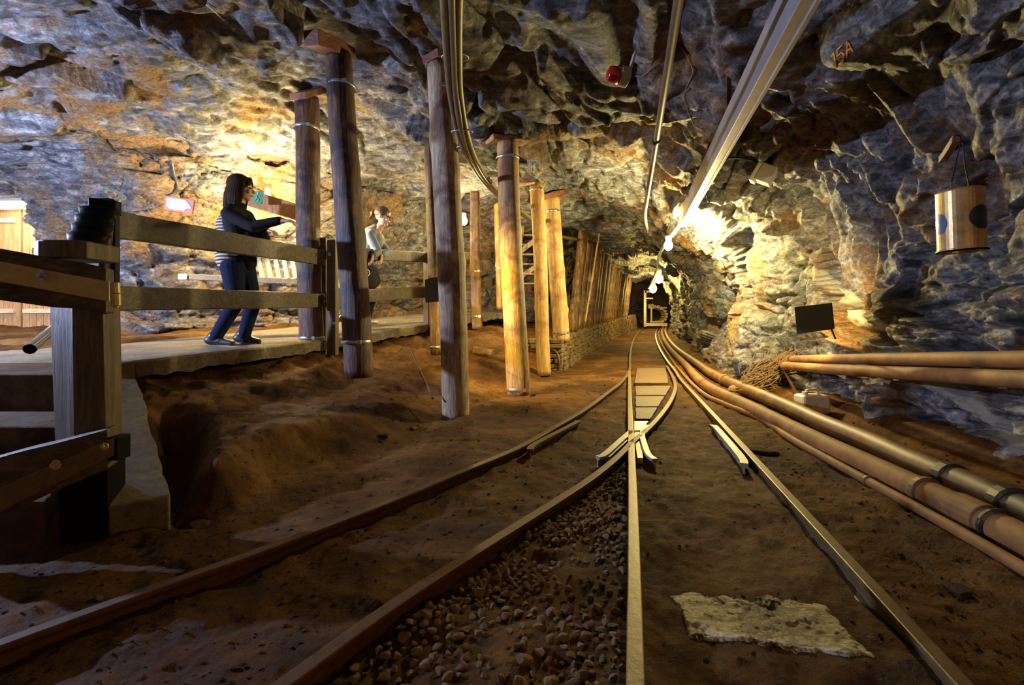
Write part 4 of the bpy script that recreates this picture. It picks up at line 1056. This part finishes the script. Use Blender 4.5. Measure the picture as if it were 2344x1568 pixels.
# lower rail
quadbox([at(-160, 1090, 1.26), at(246, 982, 1.40), at(248, 1072, 1.40), at(-160, 1250, 1.26)], .07, 'rail', 'fence', rt)
quadbox([at(-160, 1185, 1.25), at(262, 1000, 1.395), at(262, 1042, 1.395), at(-160, 1250, 1.25)], .005, 'strap', 'strap2', rt, bev=.001, wob=.001)
bolt(at(130, 1063, 1.34), .009, parent=rt, mat='strap', L_=.014); bolt(at(241, 1021, 1.38), .007, parent=rt, mat='strap', L_=.012)
m_ = MB(); m_.box(at(273, 1023, 1.42), (.030, .05, .072)); m_.build('hinge_block', M['blacksteel'], rt, bevel=.002)
quadbox([at(132, 1060, 1.40), at(246, 1050, 1.44), at(248, 1250, 1.44), at(136, 1250, 1.40)], .12, 'post_base', 'blacksteel', rt, bev=.004)
# second leaning sleeve: post wrapped in shiny plastic
rt = empty('wrapped_post', at(190, 590, 1.75), 'slanting post end wrapped in shiny black sheet above the gate post', 'post')
m_ = MB(); a = at(186, 590, 1.62); b = at(228, 478, 1.80); rg = []
for i in range(17):
    t = i/16; c = a.lerp(b, t); w = .062+.006*math.sin(i*2.1)
    rg.append([c+Vector((math.cos(2*PI*j/18)*w*(1+.07*math.sin(j*3+i)), math.sin(2*PI*j/18)*w*.8, 0)) for j in range(18)])
m_.rings(rg); m_.build('wrapping', M['blacksteel'], rt, smooth=True)
quadbox([at(243, 482, 1.86), at(250, 484, 1.9), at(236, 620, 1.62), at(222, 625, 1.58)], .02, 'edge_board', 'boards', rt, bev=.002)
quadbox([at(200, 450, 1.95), at(262, 458, 1.95), at(262, 490, 1.95), at(200, 480, 1.95)], .04, 'post_head', 'blacksteel', rt)
quadbox([at(236, 480, 1.95), at(262, 482, 1.95), at(262, 835, 1.95), at(238, 835, 1.95)], .03, 'post_shaft', 'blacksteel', rt)
# chrome handrail
m_ = MB(); a = at(68, 799, 1.85); b = at(200, 690, 2.6); m_.tube([a, b], .021, 18, cap=False); m_.tube([a, a.lerp(b, .3)], .018, 18, cap=False); o = m_.build('handrail', M['chrome'], smooth=True); tag(o, 'cut end of a shiny steel handrail tube left of the gate post', 'handrail')

# ------------------------------------------------------------------ plank doors in the left recess
dz0 = .58
def door_leaf(px0, px1, d, label, n_):
    a = at(px0, 735, d); b = at(px1, 735, d); r = empty('plank_door', (a.x, d, dz0), label, 'door', 'plank doors')
    w = (b.x-a.x)/n_
    for k in range(n_):
        m_ = MB(); m_.box((a.x+w*(k+.5), d, dz0+.82), (w-.006, .03, 1.64)); m_.build('plank', M['plank'], r, bevel=.003)
    for py in (506, 712):
        z = H-(py-HY)/F*d; m_ = MB(); m_.box(((a.x+b.x)/2, d-.03, z), ((b.x-a.x)*.86, .03, .055)); m_.build('batten', M['newwood'], r, bevel=.003)
    return r
door_leaf(-110, 50, 5.75, 'left leaf of the lit plank door in the recess at the left edge', 8)
door_leaf(54, 134, 5.75, 'right leaf of the lit plank door, nearest the rock arch', 5)
m_ = MB(); 
for z in np.arange(.6, 2.2, .105): m_.box((at(152, 700, 5.78).x, 5.8, z), (.22, .04, .10))
o = m_.build('plank_panel', M['plank'], bevel=.003); tag(o, 'narrow panel of horizontal boards right of the plank doors', 'panel')
rt = empty('sign', at(153, 553, 5.7), 'red Galerie sign on the boards right of the plank door', 'sign')
m_ = MB(); m_.box(at(160, 553, 5.7), (.26, .012, .085)); m_.build('plate', M['signred'], rt)
RX = Matrix.Rotation(PI/2, 3, 'X')
text('Galerie', .072, 'white', 'lettering', rt, at(157, 553, 5.69), RX)
rt = empty('sign', at(163, 528, 5.7), 'small red sign with white border above the Galerie sign', 'sign')
m_ = MB(); m_.box(at(165, 530, 5.7), (.13, .010, .11)); m_.build('frame', M['white'], rt); m_ = MB(); m_.box(at(165, 530, 5.69), (.105, .008, .085)); m_.build('plate', M['signred'], rt)
rt = empty('fluorescent_lamp', at(40, 470, 5.4), 'glowing fluorescent tube lamp above the plank doors', 'lamp')
m_ = MB(); m_.tube([at(-60, 472, 5.35), at(118, 468, 5.5)], .045, 12); m_.build('tube', M['tube'], rt, smooth=True)
m_ = MB(); m_.beam(at(-70, 461, 5.35), at(125, 458, 5.5), .1, .03); m_.build('housing', M['lampwhite'], rt)

# signs on the left rock
def sign_on(px, py, d, w, h, rotz, rollz, label):
    c = at(px, py, d); r = empty('sign', c, label, 'sign'); R = Matrix.Rotation(rotz, 3, 'Z') @ Matrix.Rotation(rollz, 3, 'Y')
    m_ = MB(); m_.box(c, (w, .012, h), R); m_.build('board', M['signbrown'], r, bevel=.002)
    m_ = MB(); f_ = R @ Vector((0, -.008, 0)); pl = [(-.44, .32), (-.36, .38), (.22, .38), (.30, .24), (.46, -.08), (.46, -.12), (.30, -.2), (.22, -.38), (-.30, -.38), (-.36, -.28), (-.42, -.22)]
    P3 = [c+f_+R @ Vector((a*w, 0, b*h)) for a, b in pl]; m_.rings([P3, [p+R @ Vector((0, -.002, 0)) for p in P3]]); m_.build('plaque', M['white'], r)
    for k, (wd, zz) in enumerate(((.42, .2), (.30, .08), (.34, -.05), (.36, -.16), (.22, -.26))):
        m_ = MB(); m_.box(c+f_+R @ Vector((-.02*w, -.003, zz*h)), (wd*w, .001, h*.035), R); m_.build('text_line', M['signgrey'], r)
    return r
sign_on(411, 469, 4.15, .29, .13, -.12, .17, 'brown and white information sign on the rock left of the standing girl')

# ladder-like rack behind the walkway
rt = empty('wooden_ladder', at(430, 640, 4.8), 'pale wooden ladder like trestle lying along the wall behind the walkway', 'ladder')
m_ = MB(); m_.beam(at(435, 634, 4.55), at(710, 646, 4.95), .07, .055); m_.build('rail', M['newwood'], rt, bevel=.004)
m_ = MB(); m_.beam(at(500, 583, 4.75), at(715, 590, 5.1), .06, .05); m_.build('rail', M['newwood'], rt, bevel=.004)
m_ = MB(); m_.box(at(424, 634, 4.55), (.085, .08, .055)); m_.build('steel_end', M['galv'], rt, bevel=.002)
for k in range(11):
    m_ = MB(); x = 520+19*k; m_.beam(at(x+6, 640, 4.68+.024*k), at(x-4, 586, 4.82+.024*k), .035, .045, up=(1, 0, 0)); m_.build('rung', M['newwood'], rt, bevel=.003)
rt = empty('wooden_rack', at(760, 660, 5.6), 'pale slatted rack glimpsed between the fence posts and the dark post', 'rack')
for k in range(4):
    m_ = MB(); m_.beam(at(758+9*k, 660, 5.5), at(752+9*k, 600, 5.6), .03, .03, up=(1, 0, 0)); m_.build('slat', M['newwood'], rt)
m_ = MB(); m_.beam(at(745, 652, 5.5), at(870, 656, 5.9), .05, .04); m_.build('rail', M['newwood'], rt)
# beam with the exit sign behind the girl
m_ = MB(); m_.beam(at(555, 448, 4.85), at(700, 492, 4.95), .06, .17, nseg=4, wob=.002); o = m_.build('wooden_beam', M['plank'], bevel=.008); tag(o, 'light wooden beam behind the standing girl with a green sign on it', 'beam')
rt = empty('exit_sign', at(590, 452, 4.7), 'green and white running figure exit sign on the beam behind the girl', 'sign')
m_ = MB(); m_.box(at(590, 452, 4.75), (.10, .008, .13)); m_.build('plate', M['green'], rt)
m_ = MB(); c = at(590, 452, 4.742); m_.ball(c+Vector((.0, 0, .045)), (.01, .003, .01), 8, 6)
for a, b in (((0, .035), (-.01, 0)), ((-.01, 0), (.012, -.02)), ((.012, -.02), (.0, -.045)), ((-.01, 0), (-.03, -.03)), ((0, .03), (.025, .012)), ((0, .03), (-.022, .02))):
    m_.beam(c+Vector((a[0], 0, a[1])), c+Vector((b[0], 0, b[1])), .004, .009, up=(0, 1, 0))
m_.build('figure', M['white'], rt)
# small plate on the rock behind the fence
m_ = MB(); m_.box(at(420, 560, 4.2), (.10, .01, .03)); o = m_.build('number_plate', M['blacksteel']); tag(o, 'tiny dark plate on the rock just under the upper fence rail', 'plate')
# cable on the walkway
m_ = MB(); m_.tube(cr([at(785, 718, 5.6), at(775, 728, 5.4), at(768, 745, 5.1)], 6), .006, 6); o = m_.build('cord', M['whitecable']); tag(o, 'thin white cord hanging to the walkway behind the fence post', 'cord')

# ------------------------------------------------------------------ far end of the tunnel
rt = empty('tunnel_doorway', Vector((5.3, 19.2, .38)), 'pale timber doorway at the far end of the tunnel', 'doorway')
def P19(px, py, d=19.0): return at(px, py, d)
m_ = MB(); m_.beam(P19(1476, 748), P19(1476, 665), .10, .10, up=(0, 1, 0)); m_.build('post', M['newwood'], rt)
m_ = MB(); m_.beam(P19(1476, 668), P19(1500, 666), .10, .10); m_.build('lintel', M['newwood'], rt)
m_ = MB(); m_.beam(P19(1474, 743), P19(1527, 743), .12, .12); m_.build('sill', M['newwood'], rt)
m_ = MB(); m_.beam(P19(1476, 683), P19(1494, 683), .05, .05); m_.build('crossbar', M['whitecable'], rt)
rt = empty('timber_hut', P19(1500, 737, 19.8), 'small rounded timber hut with a log roof at the far end of the rails', 'hut')
m_ = MB(); poly = []
for k in range(15):
    a = -PI/2+PI*k/14; poly.append((.22+.26*math.cos(a), .29*math.sin(a)))
poly = [(-.25, .29), (-.25, -.29)]+poly; c = P19(1499, 722, 19.8)
for k in range(8):
    a = -PI/2+PI*k/7; m_.tube([c+Vector((.2+.27*math.cos(a), -.15, .28*math.sin(a))), c+Vector((.2+.27*math.cos(a), .5, .28*math.sin(a)))], .055, 8)
m_.build('wall', M['newwood'], rt)
m_ = MB()
for k in range(5): m_.tube([c+Vector((-.33+.13*k, -.3, .42-.03*k+.03*(k % 2))), c+Vector((-.25+.13*k, .4, .46-.03*k))], .075, 10)
m_.build('roof', M['greylog'], rt)
m_ = MB(); m_.beam(c+Vector((-.36, -.2, .33)), c+Vector((.45, -.2, .33)), .06, .06); m_.beam(c+Vector((-.22, -.2, .3)), c+Vector((-.22, -.2, -.3)), .07, .07, up=(0, 1, 0)); m_.beam(c+Vector((-.28, -.2, -.28)), c+Vector((.3, -.2, -.28)), .06, .06); m_.build('frame', M['newwood'], rt)
light('hut_lamp', 'POINT', P19(1492, 700, 18.3), 30, WW, .1)
m_ = MB()

# ------------------------------------------------------------------ people
def hand(m_, w, d, palmn, s_=1.0, curl=.6):
    """palm and five fingers from wrist w pointing along d; palmn = direction the palm faces"""
    w = Vector(w); d = Vector(d).normalized(); pn = Vector(palmn); pn = (pn-d*pn.dot(d)).normalized(); sd = d.cross(pn)
    for k in (-1, 0, 1): m_.cap(w+sd*k*.014*s_, .015*s_, w+d*.055*s_+sd*k*.021*s_, .013*s_, 10)
    for k, ln in ((-1.5, .055), (-.5, .066), (.5, .072), (1.5, .064)):
        a = w+d*.065*s_+sd*k*.0175*s_; d1 = (d+pn*curl*.6).normalized(); d2 = (d+pn*curl*2.0).normalized()
        b = a+d1*ln*.5*s_; c_ = b+d2*ln*.5*s_
        m_.cap(a, .0085*s_, b, .008*s_, 8); m_.cap(b, .008*s_, c_, .0065*s_, 8)
    a = w+d*.02*s_+sd*.025*s_; b = a+(d*.6+sd*.7+pn*.3).normalized()*.032*s_; c_ = b+(d*.9+sd*.1+pn*.5).normalized()*.028*s_
    m_.cap(a, .011*s_, b, .0095*s_, 8); m_.cap(b, .0095*s_, c_, .008*s_, 8)
def head(m_, c, fwd, s_=1.0, up=Vector((0, 0, 1))):
    fwd = Vector(fwd).normalized(); sd = fwd.cross(up).normalized(); up2 = sd.cross(fwd)
    R = Matrix((sd, fwd, up2)).transposed()
    def L_(x, y, z): return c+R @ Vector((x, y, z))*s_
    m_.ball(L_(0, -.010, .025), (.073*s_, .090*s_, .085*s_), 18, 12, R)
    m_.ball(L_(0, .020, -.025), (.058*s_, .068*s_, .080*s_), 18, 12, R)
    m_.ball(L_(0, .052, -.085), (.026*s_, .026*s_, .020*s_), 12, 8, R)
    m_.cap(L_(0, .082, .012), .009*s_, L_(0, .100, -.022), .012*s_, 10)
    m_.ball(L_(0, .080, -.056), (.022*s_, .012*s_, .009*s_), 10, 6, R)
    for k in (-1, 1):
        m_.ball(L_(.074*k, -.005, -.005), (.010*s_, .020*s_, .030*s_), 10, 8, R)
        m_.ball(L_(.032*k, .070, -.028), (.022*s_, .016*s_, .020*s_), 10, 6, R)
    return L_, R
# standing girl
d1 = 3.9
def j1(px, py, dy=0.0): 
    p = at(px, py, d1); return Vector((p.x, d1+dy, p.z))
z1 = gz(-2.4, 3.9); 
rt = empty('person', (j1(540, 790).x, d1, .455), 'person with long brown hair, striped tunic, black jacket and jeans standing behind the fence', 'person')
hc = j1(553, 432); fwd = Vector((.95, .22, -.06))
body = MB(); L1, R1 = head(body, hc, fwd, .98)
neck = j1(545, 478); body.cap(j1(550, 455), .045, neck, .048); chest = j1(541, 515); 
body.cap(j1(545, 492, -.11), .045, j1(545, 492, .11), .045); body.cap(j1(542, 512, -.05), .085, j1(542, 560, 0), .075); body.cap(j1(542, 512, .05), .085, j1(545, 600, 0), .09)
aS, aE, aW = j1(548, 500, -.155), j1(604, 528, -.17), j1(668, 514, -.15)
bS, bE, bW = j1(552, 500, .13), j1(585, 545, .15), j1(610, 528, .02)
body.cap(aS, .042, aE, .034); body.cap(aE, .033, aW, .024); body.cap(bS, .042, bE, .034); body.cap(bE, .033, bW, .024)
hand(body, aW, Vector((1, .1, .0)), Vector((0, .3, -1)), .92, 1.0); hand(body, bW, Vector((.9, -.4, -.1)), Vector((0, 0, -1)), .92, .6)
for (hp, kn, an) in ((j1(543, 618, -.075), j1(556, 692, -.09), j1(511, 770, -.08)), (j1(548, 618, .075), j1(566, 693, .09), j1(546, 768, .10))):
    body.cap(hp, .075, kn, .052); body.cap(kn, .050, an, .035)
bo = body.build('body', M['skin'], rt, remesh=.0055, smoothit=3)
jk = MB()
jk.cap(j1(548, 490, -.12), .060, j1(548, 490, .11), .060); jk.cap(j1(548, 510, -.06), .098, j1(553, 560, -.03), .082); jk.cap(j1(550, 510, .06), .098, j1(556, 560, .03), .082); jk.cap(j1(558, 560, 0), .088, j1(566, 600, 0), .078)
jk.cap(aS, .056, aE, .047); jk.cap(aE, .046, aW-Vector((.035, 0, 0)), .036); jk.cap(bS, .056, bE, .047); jk.cap(bE, .046, bW-Vector((.02, 0, 0)), .036)
jk.cap(j1(548, 472), .052, j1(546, 484), .066)
jk.build('jacket', M['jacket'], rt, remesh=.007, smoothit=4)
tn = MB(); tn.cap(j1(537, 498, -.02), .088, j1(525, 520, -.02), .092); tn.cap(j1(527, 515, -.03), .092, j1(523, 560, -.02), .092); tn.cap(j1(523, 560, 0), .10, j1(527, 592, 0), .115); tn.cap(j1(535, 585, -.05), .105, j1(535, 600, .05), .105)
tn.build('striped_tunic', M['stripes'], rt, remesh=.008, smoothit=4)
je = MB()
for (hp, kn, an) in ((j1(543, 615, -.07), j1(556, 692, -.09), j1(507, 772, -.08)), (j1(548, 615, .07), j1(566, 693, .09), j1(543, 770, .10))):
    je.cap(hp, .092, kn, .066); je.cap(kn, .064, an, .050)
je.cap(j1(545, 606, -.03), .11, j1(545, 606, .03), .11)
je.build('jeans', M['jeans'], rt, remesh=.008, smoothit=3)
for (an, dz, dx) in ((j1(506, 776, -.08), 0, 1.0), (j1(541, 773, .10), 0, .9)):
    sh = MB(); zz = an.z
    sh.cap(an+Vector((-.045, 0, -.005)), .040, an+Vector((.05, 0, -.015)), .040); sh.cap(an+Vector((.05, 0, -.02)), .038, an+Vector((.15*dx, -.01, -.035)), .028); sh.cap(an+Vector((-.02, 0, .02)), .044, an+Vector((.01, 0, .035)), .045)
    s2 = sh.build('shoe', M['shoe'], rt, remesh=.006, smoothit=2)
    so = MB(); so.cap(an+Vector((-.05, 0, -.045)), .034, an+Vector((.155*dx, -.01, -.052)), .030)
    m_ = MB(); pl = [Vector((-.095, 0, 0)), Vector((-.07, -.035, 0)), Vector((.04, -.034, 0)), Vector((.14*dx, -.042, 0)), Vector((.185*dx, -.01, 0)), Vector((.15*dx, .025, 0)), Vector((.04, .03, 0)), Vector((-.07, .033, 0))]
    m_.rings([[p+an+Vector((0, 0, -.066)) for p in pl], [p+an+Vector((0, 0, -.046)) for p in pl]]); m_.build('sole', M['sole'], s2, bevel=.005)
    m_ = MB()
    for k in range(4): m_.tube([an+Vector((.035+.022*k, -.036+.002*k, -.004-.008*k)), an+Vector((.045+.022*k, 0, .022-.010*k)), an+Vector((.035+.022*k, .03, -.004-.008*k))], .0028, 5)
    m_.build('laces', M['sole'], s2)
hr = MB()
def hloc(x, y, z): return L1(x, y, z)
hr.ball(L1(0, -.022, .038), (.088, .098, .088), 20, 14, R1)
for k in range(22):
    a = PI*.52+(PI*.96)*k/21; a = PI*(.98+.0)+(k/21-.5)*PI*1.25
    x = .078*math.sin(a); y = .085*math.cos(a)-.012
    t0 = L1(x*.9, y*.9, .05); t1_ = L1(x*1.12, y*1.12-.005, -.07); ln = random.uniform(.085, .12)
    t2_ = t1_+Vector((-.012+random.uniform(-.006, .006), random.uniform(-.006, .006), -ln))
    hr.cap(t0, .022, t1_, .020, 8); hr.cap(t1_, .020, t2_, .009, 8)
hr.cap(L1(0, .06, .088), .02, L1(.05, .062, .045), .016, 8); hr.cap(L1(0, .06, .088), .02, L1(-.05, .062, .045), .016, 8)
hr.build('hair', M['hair'], rt, remesh=.005, smoothit=1)
for k in (-1, 1):
    m_ = MB(); m_.ball(L1(.031*k, .078, .006), (.011, .008, .007), 10, 8, R1); m_.build('eye', M['eye'], rt, smooth=True)
m_ = MB(); m_.ball(L1(0, .090, -.056), (.018, .005, .005), 10, 6, R1); m_.build('mouth', M['lips'], rt, smooth=True)

# leaning child
d2 = 5.35
def j2(px, py, dy=0.0):
    p = at(px, py, d2); return Vector((p.x, d2+dy, p.z))
rt = empty('person', (j2(835, 745).x, d2+.05, .55), 'person with hair bun, glasses and grey hoodie leaning over the fence rail', 'person')
hc = j2(878, 497, -.02); fwd = Vector((.98, -.12, -.20))
body = MB(); L2, R2 = head(body, hc, fwd, 1.0)
body.cap(j2(874, 512), .042, j2(862, 532), .046)
body.cap(j2(858, 540, -.12), .045, j2(858, 540, .12), .045); body.cap(j2(856, 548, 0), .115, j2(838, 590, .03), .10); body.cap(j2(838, 590, .03), .10, j2(830, 612, .03), .105)
aS, aE, aW = j2(856, 546, -.15), j2(876, 582, -.21), j2(872, 592, -.30)
bS, bE, bW = j2(860, 546, .13), j2(884, 578, .02), j2(880, 588, -.12)
for q in ((aS, aE, aW), (bS, bE, bW)):
    body.cap(q[0], .042, q[1], .034); body.cap(q[1], .033, q[2], .024)
hand(body, aW, Vector((-.15, -.25, -1)), Vector((-1, 0, 0)), .95, .35); hand(body, bW, Vector((.1, -.4, -.9)), Vector((-1, 0, 0)), .92, .5)
for hp, kn, an in ((j2(828, 618, -.07), j2(840, 678, -.06), j2(822, 733, -.05)), (j2(832, 618, .09), j2(846, 678, .09), j2(836, 731, .08))):
    body.cap(hp, .075, kn, .052); body.cap(kn, .05, an, .034)
body.build('body', M['skin'], rt, remesh=.0055, smoothit=3)
hd = MB(); hd.cap(j2(858, 540, -.11), .062, j2(858, 540, .11), .062); hd.cap(j2(855, 550, -.03), .125, j2(838, 588, 0), .115); hd.cap(j2(855, 550, .04), .125, j2(836, 596, .04), .12)
for q in ((aS, aE, aW), (bS, bE, bW)):
    hd.cap(q[0], .058, q[1], .052); hd.cap(q[1], .05, q[1].lerp(q[2], .8), .042)
hd.cap(j2(858, 523), .052, j2(848, 532), .075)
hd.build('hoodie', M['hoodie'], rt, remesh=.007, smoothit=3)
sk = MB(); sk.cap(j2(832, 606, -.02), .125, j2(842, 642, -.02), .115); sk.cap(j2(834, 606, .06), .12, j2(846, 640, .06), .11); sk.build('patterned_shorts', M['bag'], rt, remesh=.008, smoothit=3)
m_ = MB()
cc = j2(848, 628, -.15)
star = []
for k in range(10):
    a = PI/2+k*PI/5; r_ = .028 if k % 2 == 0 else .012; star.append(cc+Vector((math.cos(a)*r_, -.004, math.sin(a)*r_)))
m_.rings([star, [p+Vector((0, -.004, 0)) for p in star]]); m_.tube([cc+Vector((math.cos(t)*.04, -.004, math.sin(t)*.04)) for t in np.linspace(0, 2*PI, 25)], .004, 6, False)
m_.build('star_emblem', M['white'], rt)
m_ = MB(); m_.cap(j2(826, 612, -.11), .04, j2(830, 645, -.11), .036); m_.build('blue_cloth', M['bluecloth'], rt, remesh=.008, smoothit=2)
lg = MB()
for hp, kn, an in ((j2(830, 635, -.06), j2(840, 678, -.06), j2(822, 728, -.05)), (j2(834, 635, .09), j2(846, 678, .09), j2(836, 727, .08))):
    lg.cap(hp, .078, kn, .058); lg.cap(kn, .056, an, .044)
lg.build('leggings', M['jeans'], rt, remesh=.008, smoothit=2)
for an in (j2(824, 737, -.05), j2(838, 736, .08)):
    m_ = MB(); m_.cap(an+Vector((-.04, 0, -.0)), .036, an+Vector((.10, 0, -.012)), .028); m_.build('shoe', M['white'], rt, remesh=.007, smoothit=2)
hr = MB(); hr.ball(L2(0, -.016, .042), (.083, .094, .080), 20, 14, R2); hr.ball(L2(0, -.125, .02), (.040, .036, .044), 14, 10, R2); hr.cap(L2(0, -.09, .02), .025, L2(0, -.12, .02), .03)
for k in range(5): hr.cap(L2(.0+.01*k-.02, -.125, .0), .016, L2(.012*k-.024, -.15, -.05), .006, 8)
hr.build('hair', M['hair2'], rt, remesh=.005, smoothit=1)
gl = MB()
for k in (-1, 1):
    gl.tube([L2(.034*k+.022*math.cos(t), .093, .004+.015*math.sin(t)) for t in np.linspace(0, 2*PI, 17)], .0025, 6, False)
    gl.tube([L2(.056*k, .090, .008), L2(.076*k, .05, .008), L2(.080*k, -.005, .004)], .0028, 6)
gl.tube([L2(-.012, .094, .006), L2(.012, .094, .006)], .0025, 6); gl.build('glasses', M['glasses'], rt)
for k in (-1, 1):
    m_ = MB(); m_.ball(L2(.031*k, .079, .005), (.010, .008, .006), 10, 8, R2); m_.build('eye', M['eye'], rt, smooth=True)
m_ = MB(); m_.ball(L2(0, .091, -.056), (.018, .005, .005), 10, 6, R2); m_.build('mouth', M['lips'], rt, smooth=True)
